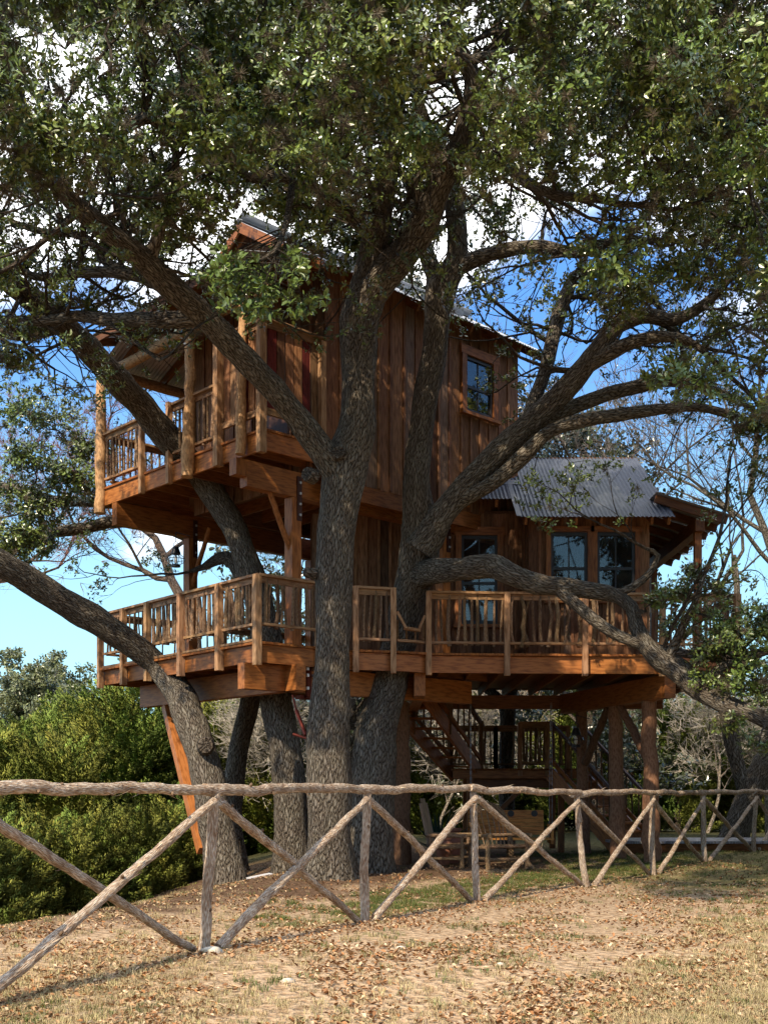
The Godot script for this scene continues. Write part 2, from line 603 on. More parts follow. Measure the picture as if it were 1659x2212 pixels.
# one bay between two posts; p0 and p1 at floor level
func rail_bay(p0: Vector3, p1: Vector3, cap: float, low: float, count: int, parent: Node3D, bend := 0.012, capped := true, thick := 0.016) -> void:
	var d := (p1 - p0).normalized()
	if capped:
		var mb := MB.new()
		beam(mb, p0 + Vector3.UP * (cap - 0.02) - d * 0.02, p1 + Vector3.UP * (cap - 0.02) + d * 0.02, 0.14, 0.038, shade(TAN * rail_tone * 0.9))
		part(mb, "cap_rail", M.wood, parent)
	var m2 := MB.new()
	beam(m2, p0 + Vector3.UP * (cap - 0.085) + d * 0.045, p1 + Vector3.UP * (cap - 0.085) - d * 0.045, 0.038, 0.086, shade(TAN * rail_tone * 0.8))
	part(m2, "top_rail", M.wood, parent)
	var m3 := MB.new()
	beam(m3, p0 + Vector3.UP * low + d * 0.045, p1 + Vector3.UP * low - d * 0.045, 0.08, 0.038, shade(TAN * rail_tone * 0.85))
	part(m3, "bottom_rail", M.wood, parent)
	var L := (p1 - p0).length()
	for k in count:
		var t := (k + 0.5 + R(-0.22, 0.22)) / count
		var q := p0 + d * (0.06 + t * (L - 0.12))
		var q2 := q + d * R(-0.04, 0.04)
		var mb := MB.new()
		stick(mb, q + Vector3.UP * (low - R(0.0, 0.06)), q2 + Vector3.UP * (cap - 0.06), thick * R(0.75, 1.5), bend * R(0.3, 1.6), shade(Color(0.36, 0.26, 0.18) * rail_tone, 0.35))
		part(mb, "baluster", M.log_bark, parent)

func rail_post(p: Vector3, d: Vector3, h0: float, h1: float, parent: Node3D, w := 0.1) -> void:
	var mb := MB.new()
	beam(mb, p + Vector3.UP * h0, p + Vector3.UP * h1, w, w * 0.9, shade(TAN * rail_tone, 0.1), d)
	part(mb, "rail_post", M.wood, parent)

func log_post(p0: Vector3, p1: Vector3, r: float, called: String, parent: Node3D, col: Color, lump := 0.25, material := "wood") -> void:
	var mb := MB.new()
	var pts := []
	var rad := []
	var n := 16
	for k in n + 1:
		var t := float(k) / n
		pts.append(p0.lerp(p1, t) + Vector3(lumpn.get_noise_2d(k * 9.0, p0.x * 70), 0, lumpn.get_noise_2d(k * 9.0, p0.z * 70 + 300)) * r * 0.35)
		rad.append(r * lerpf(1.08, 0.92, t))
	tube(mb, pts, rad, 14, col, 0.3, lump, lumpn)
	part(mb, called, M[material], parent)

func treehouse() -> void:
	lumpn.seed = 2
	lumpn.frequency = 1.1
	U = frame(Vector3(-1.82, EYE, -17.2), Vector3(-0.689, 0, -0.725), Vector3(0.725, 0, -0.689))
	W = frame(Vector3(-1.845, EYE, -16.8), Vector3(-0.649, 0, -0.761), Vector3(0.761, 0, -0.649))
	G = frame(Vector3(0, EYE, 0), Vector3(1, 0, 0), Vector3(0, 0, -1))
	var th := thing("treehouse", "two-storey brown plank treehouse with metal roofs and railed decks among the oaks", "treehouse", Vector3(0.5, EYE + 1.5, -19.5))
	upper_cabin(th)
	upper_porch(th)
	lower_cabin(th)
	lower_deck(th)

func upper_cabin(th: Node3D) -> void:
	var s0 := 1.2
	var s1 := 5.95
	var t1 := 3.6
	var eave := 8.15
	var k := 0.636
	var hw := [4.47, 5.2, 6.76, 7.76]
	plank_wall("upper_wall", U, false, s0, s1, 4.98, 8.37, 0.0, -1.0, [hw], th, SIDING)
	window(U, false, hw[0], hw[1], hw[2], hw[3], 0.0, -1.0, th)
	plank_wall("upper_wall", U, false, s0, s1, 4.98, 8.37, t1, 1.0, [], th, SIDING)
	var hb := [0.6, 1.1, 6.3, 7.1]
	plank_wall("upper_wall", U, true, 0.1, t1 - 0.1, 4.98, 8.37, s1, 1.0, [hb], th, SIDING)
	window(U, true, hb[0], hb[1], hb[2], hb[3], s1, 1.0, th)
	plank_wall("upper_wall", U, true, 0.0, t1, 4.98, 8.37, s0, -1.0, [[0.9, 1.8, 5.5, 7.55]], th, SIDING, 0.28, k)
	# door of the porch
	var dr := MB.new()
	bx(dr, U, 0.9, 1.8, 5.5, 7.55, s0 + 0.02, s0 + 0.07, Color(0.10, 0.045, 0.025))
	part(dr, "door", M.stained, th)
	# gable above the front and back walls
	for s in [s0 + 0.02, s1 - 0.1]:
		var gb := MB.new()
		for e in [0.0, 0.08]:
			var nn := U.basis * Vector3(0, 0, -1.0 if e == 0.0 else 1.0)
			var a := gb.vert(U * Vector3(0, 8.36, s + e), nn, Vector2(0, 0), SIDING)
			gb.vert(U * Vector3(t1, 8.36, s + e), nn, Vector2(6, 0), SIDING)
			gb.vert(U * Vector3(t1 / 2, 8.36 + k * t1 / 2, s + e), nn, Vector2(3, 1), SIDING)
			gb.tri(a, a + 1, a + 2)
		part(gb, "gable", M.wood, th)
	# floor with joists and the underside
	var fl := MB.new()
	bx(fl, U, 0.02, t1 - 0.02, 5.3, 5.42, s0 + 0.02, s1 - 0.02, STAIN * 0.7)
	var flo := part(fl, "upper_floor", M.stained, th)
	for j in 8:
		var jm := MB.new()
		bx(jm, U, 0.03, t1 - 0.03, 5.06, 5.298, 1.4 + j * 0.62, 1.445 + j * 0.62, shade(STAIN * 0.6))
		part(jm, "joist", M.stained, flo)
	# rim below the planks
	var rm := MB.new()
	bx(rm, U, -0.02, 0.02, 4.7, 4.978, s0, s1 + 0.05, STAIN * 0.7)
	part(rm, "rim_board", M.stained, th)
	# roof
	var rb := MB.new()
	bx(rb, U, 1.72, 1.88, 9.44, 9.50, 0.85, 6.5, DARKW)
	var roof := part(rb, "upper_roof", M.wood, th)
	corrugated(U, false, 0.85, 6.55, Vector2(-0.42, 8.15), Vector2(1.8, 9.56), roof, Color(0.42, 0.44, 0.47))
	corrugated(U, false, 0.85, 6.55, Vector2(4.02, 8.15), Vector2(1.8, 9.56), roof, Color(0.42, 0.44, 0.47))
	for j in 9:
		for sd in [0, 1]:
			var rf := MB.new()
			var s := 1.0 + j * 0.66
			var a := U * Vector3(-0.36 if sd == 0 else 3.96, 8.085, s)
			var b := U * Vector3(1.8, 9.46, s)
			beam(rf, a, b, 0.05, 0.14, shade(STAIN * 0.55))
			part(rf, "rafter", M.stained, roof)
	for sd in [0, 1]:
		var bb := MB.new()
		var a := U * Vector3(-0.42 if sd == 0 else 4.02, 8.06, 0.87)
		beam(bb, a, U * Vector3(1.8, 9.47, 0.87), 0.04, 0.16, STAIN * 0.75)
		part(bb, "barge_board", M.stained, roof)
		var sh := MB.new()
		var dx := 0.0 if sd == 0 else 3.6
		var dz := 1.0 if sd == 0 else -1.0
		beam(sh, U * Vector3(dx - dz * 0.36, 8.16, 3.6), U * Vector3(1.8 - dz * 0.02, 9.51, 3.6), 5.3, 0.02, DARKW)
		part(sh, "roof_deck", M.wood, roof)
	var cp := MB.new()
	for sd in [-1.0, 1.0]:
		beam(cp, U * Vector3(1.8 + sd * 0.002, 9.6, 0.83), U * Vector3(1.8 + sd * 0.002, 9.6, 6.57), 0.3, 0.006, Color(0.5, 0.52, 0.55), (U.basis * Vector3(sd * 0.53, 1, 0)).normalized())
	part(cp, "ridge_cap", M.roof_metal, roof)
	# sheet metal boxes round the limbs that pass close to the roof
	for q in [[1.75, 2.15, 0.42, 0.20], [3.35, 3.95, 0.25, 0.12], [3.98, 4.7, 0.4, 0.10]]:
		var fm := MB.new()
		var h0: float = 8.16 + k * (q[2] + 0.42)
		var a := U * Vector3(q[2], h0 + q[3] / 2, q[0])
		beam(fm, a, U * Vector3(q[2], h0 + q[3] / 2, q[1]), 0.42, q[3], Color(0.5, 0.52, 0.53), (U.basis * Vector3(-0.53, 1, 0)).normalized())
		part(fm, "flashing", M.roof_metal, roof)

func upper_porch(th: Node3D) -> void:
	var fm := MB.new()
	bx(fm, U, 0.05, 4.75, 5.4, 5.44, 0.05, 1.18, STAIN * 0.6)
	bx(fm, U, 3.62, 4.75, 5.4, 5.44, 1.182, 4.2, STAIN * 0.6)
	var deck := part(fm, "upper_deck", M.stained, th)
	var z := 0.0
	while z < 1.1:      # floor boards lie along the front
		var b := MB.new()
		bx(b, U, -0.03, 4.83, 5.442, 5.478, z - 0.03, z + 0.102, shade(STAIN * 0.75))
		part(b, "floor_board", M.wood, deck)
		z += 0.14
	for q in [[true, 0.0, 4.8, 0.0, 0.045], [true, 3.65, 4.8, 4.2, 4.245]]:
		var r := MB.new()
		slab(r, U, q[0], q[1], q[2], 5.16, 5.44, q[3], q[4], shade(STAIN * 1.1, 0.05))
		part(r, "rim_board", M.stained, deck)
	for q in [[0.0, 1.2, 0.0, 0.045], [0.0, 4.2, 4.76, 4.8]]:
		var r := MB.new()
		bx(r, U, q[2], q[3], 5.16, 5.44, q[0] + 0.046, q[1], shade(STAIN * 1.1, 0.05))
		part(r, "rim_board", M.stained, deck)
	for j in 8:
		var jm := MB.new()
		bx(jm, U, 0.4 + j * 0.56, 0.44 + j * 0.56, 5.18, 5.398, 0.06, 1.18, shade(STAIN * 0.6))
		part(jm, "joist", M.stained, deck)
	# railing
	var up := func(t: float, s: float) -> Vector3: return U * Vector3(t, 5.48, s)
	var exd := U.basis.x
	rail_bay(up.call(4.75, 0.02), up.call(3.4, 0.02), 0.98, 0.15, 11, deck, 0.01, true, 0.021)
	rail_bay(up.call(2.55, 0.02), up.call(1.15, 0.02), 0.98, 0.15, 11, deck, 0.01, true, 0.021)
	rail_bay(up.call(4.75, 0.1), up.call(4.75, 2.1), 0.98, 0.15, 12, deck, 0.008)
	rail_bay(up.call(4.75, 2.1), up.call(4.75, 4.1), 0.98, 0.15, 12, deck, 0.008)
	for t in [3.39, 2.53]:
		rail_post(up.call(t, -0.045), exd, -0.36, 1.0, deck, 0.09)
	rail_post(up.call(1.12, -0.045), exd, -0.36, 2.0, deck, 0.13)
	rail_post(up.call(0.0, -0.045), exd, -0.38, 1.64, deck, 0.12)
	rail_post(up.call(-0.045, 1.12), exd, -0.3, 1.6, deck, 0.1)
	# privacy screen round the corner: upright boards of several stains
	var scr_cols := [SIDING * 1.15, TAN * 0.55, Color(0.14, 0.022, 0.014), SIDING * 1.5, TAN * 0.7, SIDING * 0.7, Color(0.13, 0.02, 0.014), SIDING]
	for side in 2:
		var a := 0.08
		var kk := 0
		while a < 1.03:
			var w := R(0.09, 0.17)
			var mb := MB.new()
			slab(mb, U, side == 0, a, minf(a + w, 1.06), 5.72, 7.02, 0.005, 0.027, shade(scr_cols[(kk * 3 + side * 2) % 8], 0.2))
			part(mb, "screen_board", M.wood, deck)
			a += w + R(0.008, 0.03)
			kk += 1
		for hh in [5.70, 7.02]:
			var mb := MB.new()
			slab(mb, U, side == 0, 0.05, 1.06, hh, hh + 0.1, -0.02, 0.028 + 0.001 * side, shade(TAN * 0.75))
			part(mb, "screen_rail", M.wood, deck)
		var cm := MB.new()
		slab(cm, U, side == 0, -0.06 - 0.06 * side, 1.18, 7.121, 7.155, -0.08, 0.06, shade(TAN * 0.8))
		part(cm, "cap_rail", M.wood, deck)
	# log posts and the log beam that carry the porch roof
	var tan2 := Color(0.50, 0.30, 0.15)
	log_post(U * Vector3(4.8, 5.02, -0.04), U * Vector3(4.8, 7.45, -0.02), 0.095, "log_post", deck, tan2)
	log_post(U * Vector3(1.9, 5.1, -0.1), U * Vector3(1.93, 7.45, -0.02), 0.095, "log_post", deck, tan2, 0.4)
	log_post(U * Vector3(0.45, 5.15, -0.1), U * Vector3(0.45, 7.7, -0.05), 0.075, "log_post", deck, tan2, 0.3)
	log_post(U * Vector3(4.55, 5.44, 4.1), U * Vector3(4.55, 7.45, 4.1), 0.09, "log_post", deck, tan2)
	log_post(U * Vector3(4.75, 7.52, 0.02), U * Vector3(-0.1, 7.62, 0.02), 0.09, "log_beam", deck, tan2 * 0.8, 0.15)
	log_post(U * Vector3(4.5, 7.5, -0.2), U * Vector3(4.5, 7.5, 4.3), 0.09, "log_beam", deck, tan2 * 0.6, 0.15)
	# porch roof: a shed along the front, another down the left side
	var pr := MB.new()
	bx(pr, U, -0.1, 4.38, 7.84, 7.95, -0.48, -0.455, DARKW)
	var roof := part(pr, "porch_roof", M.wood, th)
	corrugated(U, true, -0.1, 4.42, Vector2(-0.52, 7.98), Vector2(1.2, 8.45), roof, Color(0.40, 0.40, 0.42))
	corrugated(U, false, -0.1, 4.4, Vector2(4.72, 7.66), Vector2(3.62, 8.12), roof, Color(0.40, 0.40, 0.42))
	for j in 7:
		var rf := MB.new()
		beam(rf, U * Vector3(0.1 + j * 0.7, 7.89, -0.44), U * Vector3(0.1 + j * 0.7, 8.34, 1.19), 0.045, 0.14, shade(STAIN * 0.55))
		part(rf, "rafter", M.stained, roof)
	for j in 3:
		var rf := MB.new()
		beam(rf, U * Vector3(0.0, 7.985 + j * 0.14, -0.3 + j * 0.5), U * Vector3(4.35, 7.985 + j * 0.14, -0.3 + j * 0.5), 0.09, 0.02, shade(STAIN * 0.5))
		part(rf, "purlin", M.stained, roof)
	for j in 5:
		var rf := MB.new()
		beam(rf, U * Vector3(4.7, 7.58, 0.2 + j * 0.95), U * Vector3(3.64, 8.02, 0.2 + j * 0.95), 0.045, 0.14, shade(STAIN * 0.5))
		part(rf, "rafter", M.stained, roof)
	# beams and posts between the two floors
	var b1 := MB.new()
	bx(b1, U, 0.26, 0.44, 4.63, 5.03, -0.12, 6.0, STAIN * 0.85)
	bx(b1, U, 0.262, 0.438, 4.78, 5.028, -0.32, -0.1201, STAIN * 0.85)
	part(b1, "beam", M.stained, th)
	var b2 := MB.new()
	bx(b2, U, 4.3, 4.46, 4.75, 5.15, 0.0, 6.0, STAIN * 0.75)
	part(b2, "beam", M.stained, th)
	for q in [[0.35, 0.85, 4.62], [4.38, 1.62, 4.74], [0.35, 4.3, 4.62], [4.38, 4.6, 4.74]]:
		var pm := MB.new()
		bx(pm, U, q[0] - 0.095, q[0] + 0.095, 2.22, q[2], q[1] - 0.095, q[1] + 0.095, STAIN * 1.0)
		part(pm, "support_post", M.stained, th)
		var pl := MB.new()
		bx(pl, U, q[0] - 0.115, q[0] - 0.0955, q[2] - 0.36, q[2] + 0.34, q[1] + 0.0, q[1] + 0.09, Color(0.10, 0.05, 0.04))
		var plate := part(pl, "steel_plate", M.steel, th)
		for e in 4:
			var bo := MB.new()
			var c := U * Vector3(q[0] - 0.122, q[2] - 0.27 + e * 0.17, q[1] + 0.045)
			beam(bo, c, c + U.basis.x * -0.02, 0.035, 0.035, Color(0.6, 0.6, 0.6))
			part(bo, "bolt", M.steel, plate)
	for q in [[0.35, 0.82, 0.35, 0.28, 3.9], [4.38, 1.62, 3.75, 1.62, 3.9]]:
		log_post(U * Vector3(q[0], q[4] - 0.15, q[1]), U * Vector3(q[2], 4.85, q[3]), 0.045, "knee_brace", th, STAIN * 0.9, 0.1)

func lower_cabin(th: Node3D) -> void:
	var wf := 20.6
	var hole := [1.395, 2.055, 3.0, 4.6]
	plank_wall("lower_wall", G, true, -1.3, 2.53, 2.2, 5.0, wf, -1.0, [hole], th, SIDING, 0.2)
	window(G, true, hole[0], hole[1], hole[2], hole[3], wf, -1.0, th, 0.1, 0.15)
	plank_wall("lower_wall", G, false, wf + 0.1, 25.0, 2.2, 5.0, -1.3, -1.0, [], th, SIDING, 0.25)
	plank_wall("lower_wall", G, true, -1.2, 4.55, 2.2, 5.0, 25.0, 1.0, [], th, SIDING, 0.3)
	# bay
	var bf := 19.9
	var w1 := [2.91, 3.56, 3.33, 4.5]
	var w2 := [3.72, 4.39, 3.33, 4.5]
	plank_wall("bay_wall", G, true, 2.53, 4.65, 2.2, 4.78, bf, -1.0, [w1, w2], th, SIDING * 0.95, 0.18)
	window(G, true, w1[0], w1[1], w1[2], w1[3], bf, -1.0, th, 0.08, 0.1)
	window(G, true, w2[0], w2[1], w2[2], w2[3], bf, -1.0, th, 0.08, 0.1)
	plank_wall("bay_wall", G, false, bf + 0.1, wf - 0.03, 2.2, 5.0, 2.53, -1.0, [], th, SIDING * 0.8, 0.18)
	plank_wall("bay_wall", G, false, bf + 0.1, 25.0, 2.2, 5.05, 4.65, 1.0, [], th, SIDING, 0.22)
	var cl := MB.new()
	bx(cl, G, -1.25, 2.5, 4.98, 5.06, wf + 0.02, 24.98, DARKW)
	bx(cl, G, 2.56, 4.62, 4.781, 4.84, bf + 0.02, 20.4, DARKW)
	part(cl, "ceiling", M.wood, th)
	# roof: one slope, reaching further forward over the bay
	var k := 0.627
	var at := func(d: float) -> Vector2: return Vector2(d, 4.64 + k * (d - 19.3))
	var rb := MB.new()
	beam(rb, G * Vector3(1.0, at.call(22.3).y - 0.08, 22.3), G * Vector3(4.9, at.call(22.3).y - 0.08, 22.3), 0.08, 0.14, DARKW)
	var roof := part(rb, "bay_roof", M.wood, th)
	corrugated(G, true, 2.3, 4.95, at.call(19.3), at.call(22.3), roof, Color(0.07, 0.082, 0.11))
	corrugated(G, true, 0.8, 2.3, at.call(20.12), at.call(22.3), roof, Color(0.1, 0.11, 0.135))
	corrugated(G, true, 0.8, 4.95, Vector2(25.3, 4.64), at.call(22.3), roof, Color(0.07, 0.082, 0.11))
	var dk := MB.new()
	beam(dk, G * Vector3(3.62, at.call(19.38).y - 0.022, 19.38), G * Vector3(3.62, at.call(22.28).y - 0.022, 22.28), 2.56, 0.016, DARKW)
	beam(dk, G * Vector3(1.55, at.call(20.2).y - 0.024, 20.2), G * Vector3(1.55, at.call(22.28).y - 0.024, 22.28), 1.46, 0.016, DARKW)
	part(dk, "roof_deck", M.wood, roof)
	var fl := MB.new()
	beam(fl, G * Vector3(2.3, at.call(19.3).y + 0.014, 19.3), G * Vector3(2.3, at.call(21.2).y + 0.014, 21.2), 0.09, 0.004, Color(0.16, 0.17, 0.2))
	beam(fl, G * Vector3(2.12, at.call(20.9).y + 0.016, 20.9), G * Vector3(2.5, at.call(20.9).y + 0.016, 20.9), 0.25, 0.004, Color(0.16, 0.17, 0.2), Vector3(0, 1, 0.627).normalized())
	part(fl, "flashing", M.roof_metal, roof)
	for x in [2.42, 2.85, 3.28, 3.71, 4.14, 4.57, 4.86]:
		var rf := MB.new()
		beam(rf, G * Vector3(x, at.call(19.36).y - 0.1, 19.36), G * Vector3(x, at.call(20.3).y - 0.1, 20.3), 0.045, 0.13, shade(STAIN * 0.75))
		part(rf, "rafter", M.stained, roof)
	for x in [1.0, 1.5, 2.0]:
		var rf := MB.new()
		beam(rf, G * Vector3(x, at.call(20.16).y - 0.1, 20.16), G * Vector3(x, at.call(21.0).y - 0.1, 21.0), 0.045, 0.13, shade(STAIN * 0.75))
		part(rf, "rafter", M.stained, roof)
	# shed roof over the right-hand end of the deck
	var pb := MB.new()
	bx(pb, G, 5.42, 5.58, 4.5, 4.72, 19.75, 23.4, STAIN * 0.5)
	var pr := part(pb, "side_porch_roof", M.stained, th)
	corrugated(G, false, 19.6, 23.6, Vector2(4.7, 5.14), Vector2(6.0, 4.74), pr, Color(0.34, 0.33, 0.33))
	for j in 7:
		var rf := MB.new()
		beam(rf, G * Vector3(4.7, 5.05, 19.7 + j * 0.62), G * Vector3(5.95, 4.665, 19.7 + j * 0.62), 0.045, 0.13, shade(STAIN * 0.4))
		part(rf, "rafter", M.stained, pr)
	var pp := MB.new()
	bx(pp, G, 5.44, 5.56, 2.2, 4.498, 19.86, 19.98, STAIN * 0.9)
	part(pp, "porch_post", M.stained, pr)
	var p2 := MB.new()
	bx(p2, G, 5.44, 5.56, 2.2, 4.498, 23.1, 23.22, STAIN * 0.7)
	part(p2, "porch_post", M.stained, pr)

func lower_deck(th: Node3D) -> void:
	# edge of the deck, from the left end round to the right; x, d at floor level
	var wp := func(t: float, s: float) -> Vector3: return W * Vector3(t, 2.2, s)
	var gp := func(x: float, d: float) -> Vector3: return G * Vector3(x, 2.2, d)
	var e := [wp.call(0.0, 0.0), wp.call(0.0, 1.12), gp.call(-0.5, 17.85), gp.call(0.19, 18.05), gp.call(0.665, 18.3), gp.call(1.99, 18.42), gp.call(3.26, 18.47), gp.call(4.53, 18.52), gp.call(5.81, 18.6)]
	var fm := MB.new()
	bx(fm, W, 0.06, 5.05, 2.12, 2.155, 0.06, 5.2, STAIN * 0.5)
	bx(fm, G, 0.3, 5.75, 2.10, 2.14, 18.6, 23.6, STAIN * 0.5)
	var deck := part(fm, "lower_deck", M.stained, th)
	# boards
	var s := 0.0
	while s < 3.0:
		var b := MB.new()
		bx(b, W, -0.04, 5.12, 2.158, 2.194, s - 0.04, s + 0.095, shade(STAIN * 0.8, 0.2))
		part(b, "deck_board", M.wood, deck)
		s += 0.142
	var x := -0.45
	while x < 5.8:
		var b := MB.new()
		var d0 := 17.82 + 0.26 * (x + 0.5) if x < 0.19 else (18.0 + 0.5 * (x - 0.19) if x < 0.66 else 18.26 + 0.065 * (x - 0.66))
		bx(b, G, x, x + 0.136, 2.163, 2.199, d0, 19.88 if x > 2.4 else 20.55, shade(STAIN * 0.8, 0.2))
		part(b, "deck_board", M.wood, deck)
		x += 0.142
	# rim boards
	for k in e.size() - 1:
		var a: Vector3 = e[k]
		var b: Vector3 = e[k + 1]
		var nrm := (b - a).cross(Vector3.UP).normalized() * 0.03
		if nrm.z > 0:
			nrm = -nrm
		var mb := MB.new()
		beam(mb, a + Vector3.DOWN * 0.18 + nrm, b + Vector3.DOWN * 0.18 + nrm, 0.045, 0.27, shade(STAIN * 1.05, 0.05))
		part(mb, "rim_board", M.stained, deck)
	for q in [[0.0, 3.38, 0.02], [3.382, 5.1, 0.05]]:
		var mb := MB.new()
		bx(mb, W, q[0], q[1], 1.9, 2.155, q[2], q[2] + 0.045, shade(STAIN * 0.8, 0.05))
		part(mb, "rim_board", M.stained, deck)
		var lm := MB.new()
		bx(lm, W, q[0] + 0.05, q[1] - 0.03, 2.2, 2.235, q[2] - 0.07, q[2] + 0.06, shade(TAN * 0.7))
		part(lm, "ledge", M.wood, deck)
	var em := MB.new()
	bx(em, W, 5.06, 5.105, 1.9, 2.155, 0.1, 5.2, STAIN * 0.7)
	part(em, "rim_board", M.stained, deck)
	var er := MB.new()
	bx(er, G, 5.77, 5.815, 1.9, 2.155, 18.66, 23.6, STAIN * 0.8)
	part(er, "rim_board", M.stained, deck)
	for j in 10:
		var jm := MB.new()
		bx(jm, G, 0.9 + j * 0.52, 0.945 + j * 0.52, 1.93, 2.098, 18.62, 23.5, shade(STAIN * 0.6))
		part(jm, "joist", M.stained, deck)
	for j in 9:
		var jm := MB.new()
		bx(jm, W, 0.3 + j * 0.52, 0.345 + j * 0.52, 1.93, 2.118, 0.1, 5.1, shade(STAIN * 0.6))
		part(jm, "joist", M.stained, deck)
	# posts and railing, left face
	var tx := W.basis.x
	for t in [0.0, 1.04, 2.2, 3.3]:
		rail_post(wp.call(t, -0.04), tx, -0.36, 0.98, deck, 0.105)
	for t in [4.2, 5.08]:
		rail_post(wp.call(t, -0.02), tx, -0.36, 0.98, deck, 0.1)
	for q in [[0.0, 1.04], [1.04, 2.2], [2.2, 3.3]]:
		rail_bay(wp.call(q[0], 0.02), wp.call(q[1], 0.02), 1.0, 0.26, 11, deck, 0.022, true, 0.024)
	for q in [[3.3, 4.2], [4.2, 5.08]]:
		rail_bay(wp.call(q[0], 0.04), wp.call(q[1], 0.04), 1.0, 0.26, 5, deck, 0.02)
	rail_bay(wp.call(5.06, 0.06), wp.call(5.06, 2.6), 1.0, 0.26, 10, deck, 0.012)
	rail_bay(wp.call(5.06, 2.6), wp.call(5.06, 4.6), 1.0, 0.26, 10, deck, 0.012)
	rail_post(wp.call(5.06, 2.6), tx, -0.3, 0.98, deck)
	rail_bay(wp.call(0.02, 0.0), wp.call(0.02, 1.1), 1.0, 0.26, 10, deck, 0.03, true, 0.023)
	rail_post(wp.call(-0.04, 1.08), tx, -0.36, 0.98, deck)
	# front
	var ex := Vector3.RIGHT
	var posts := [gp.call(-0.44, 17.86), gp.call(0.15, 18.03), gp.call(0.72, 18.31), gp.call(1.99, 18.42), gp.call(3.26, 18.47), gp.call(4.53, 18.52), gp.call(5.78, 18.6)]
	for p in posts:
		rail_post(p + Vector3(0, 0, 0.045), ex, -0.36, 0.99, deck, 0.1)
	rail_bay(posts[0], posts[1], 1.0, 0.17, 5, deck, 0.018, true, 0.022)
	rail_bay(posts[2], posts[3], 1.0, 0.17, 10, deck, 0.024, true, 0.024)
	rail_bay(posts[3], posts[4], 1.0, 0.17, 10, deck, 0.075, true, 0.025)
	rail_bay(posts[4], posts[5], 1.0, 0.17, 9, deck, 0.035, true, 0.026)
	rail_bay(posts[5], posts[6], 1.0, 0.17, 9, deck, 0.02, true, 0.02)
	rail_bay(gp.call(5.78, 18.7), gp.call(5.78, 21.0), 1.0, 0.17, 12, deck, 0.02)
	# the dip in the railing that lets the trunk through
	var va := [posts[1] + Vector3(0.06, 0.62, 0), posts[1] + Vector3(0.2, 0.36, 0), posts[2] + Vector3(-0.17, 0.36, 0), posts[2] + Vector3(-0.06, 0.6, 0)]
	for k in 3:
		var mb := MB.new()
		beam(mb, va[k], va[k + 1], 0.1, 0.04, TAN)
		part(mb, "notch_rail", M.wood, deck)
	var vb := MB.new()
	beam(vb, posts[1] + Vector3(0.05, 0.17, 0), posts[2] + Vector3(-0.05, 0.17, 0), 0.08, 0.038, TAN * 0.9)
	part(vb, "bottom_rail", M.wood, deck)
	for k in 4:
		var t := 0.12 + 0.25 * k
		var q: Vector3 = posts[1].lerp(posts[2], t)
		var mb := MB.new()
		stick(mb, q + Vector3.UP * 0.17, q + Vector3.UP * (0.36 if k in [1, 2] else 0.5), 0.018, 0.005, shade(TAN * 0.7))
		part(mb, "baluster", M.log_bark, deck)
	# beams under the deck
	for q in [[W, 0.18, 0.36, -0.14, 4.6, 1.5, 1.888, false], [W, -0.1, 4.75, 0.6, 0.78, 1.5, 1.888, true], [G, 0.49, 0.67, 18.42, 24.0, 1.52, 1.888, false]]:
		var mb := MB.new()
		bx(mb, q[0], q[1], q[2], q[5], q[6], q[3], q[4], shade(STAIN * 0.95, 0.05))
		part(mb, "beam", M.stained, deck)
	var bm := MB.new()
	beam(bm, Vector3(4.68, EYE + 1.69, -18.58), Vector3(3.6, EYE + 1.69, -22.6), 0.2, 0.38, STAIN * 0.8)
	part(bm, "beam", M.stained, deck)
	var bm2 := MB.new()
	bx(bm2, G, 0.68, 5.6, 1.62, 1.888, 22.8, 22.98, STAIN * 0.6)
	part(bm2, "beam", M.stained, deck)
	# log posts with braces
	var dk := Color(0.2, 0.105, 0.06)
	log_post(Vector3(4.55, 0.2, -19.3), Vector3(4.5, EYE + 1.5, -19.3), 0.135, "log_support", th, dk * 1.3, 0.2)
	log_post(Vector3(4.22, 0.2, -20.5), Vector3(4.18, EYE + 1.5, -20.5), 0.135, "log_support", th, dk * 1.2, 0.15)
	log_post(Vector3(3.88, 0.2, -21.9), Vector3(3.8, EYE + 1.5, -21.9), 0.11, "log_support", th, dk, 0.15)
	log_post(Vector3(0.3, 0.2, -20.0), Vector3(0.3, EYE + 1.52, -20.0), 0.165, "log_support", th, dk * 0.9, 0.1)
	log_post(Vector3(4.5, EYE + 0.55, -19.45), Vector3(4.22, EYE + 1.5, -20.3), 0.075, "brace", th, dk, 0.1)
	log_post(Vector3(3.86, EYE + 0.5, -21.75), Vector3(4.1, EYE + 1.5, -20.8), 0.075, "brace", th, dk * 0.6, 0.1)
	var sm := MB.new()
	beam(sm, P(362, 1522, 20.3), P(440, 1838, 18.5), 0.19, 0.17, STAIN * 1.1)
	part(sm, "strut", M.stained, th, "bright orange slanting timber under the left end")
	# rust-red steel that ties the beam to the trunk
	var red := Color(0.10, 0.022, 0.014)
	var st := MB.new()
	bx(st, W, 0.14, 0.178, 1.42, 2.2, 0.98, 1.07, red)
	var strap := part(st, "steel_strap", M.steel, th, "rust red steel strap with bolts on the beam end")
	for hh in [1.56, 1.76, 1.86]:
		for sx in [0.96, 1.09]:
			var bo := MB.new()
			var c := W * Vector3(0.13, hh, sx)
			beam(bo, c, c - tx * 0.05, 0.045, 0.045, Color(0.62, 0.62, 0.64))
			part(bo, "bolt", M.steel, strap)
	var tb := MB.new()
	tube(tb, [P(632, 1502, 16.85), P(640, 1535, 16.7)], [0.016, 0.016], 8, red * 1.2, 0.2)
	tube(tb, [P(640, 1535, 16.7), P(660, 1588, 16.45)], [0.03, 0.03], 8, red * 1.6, 0.2)
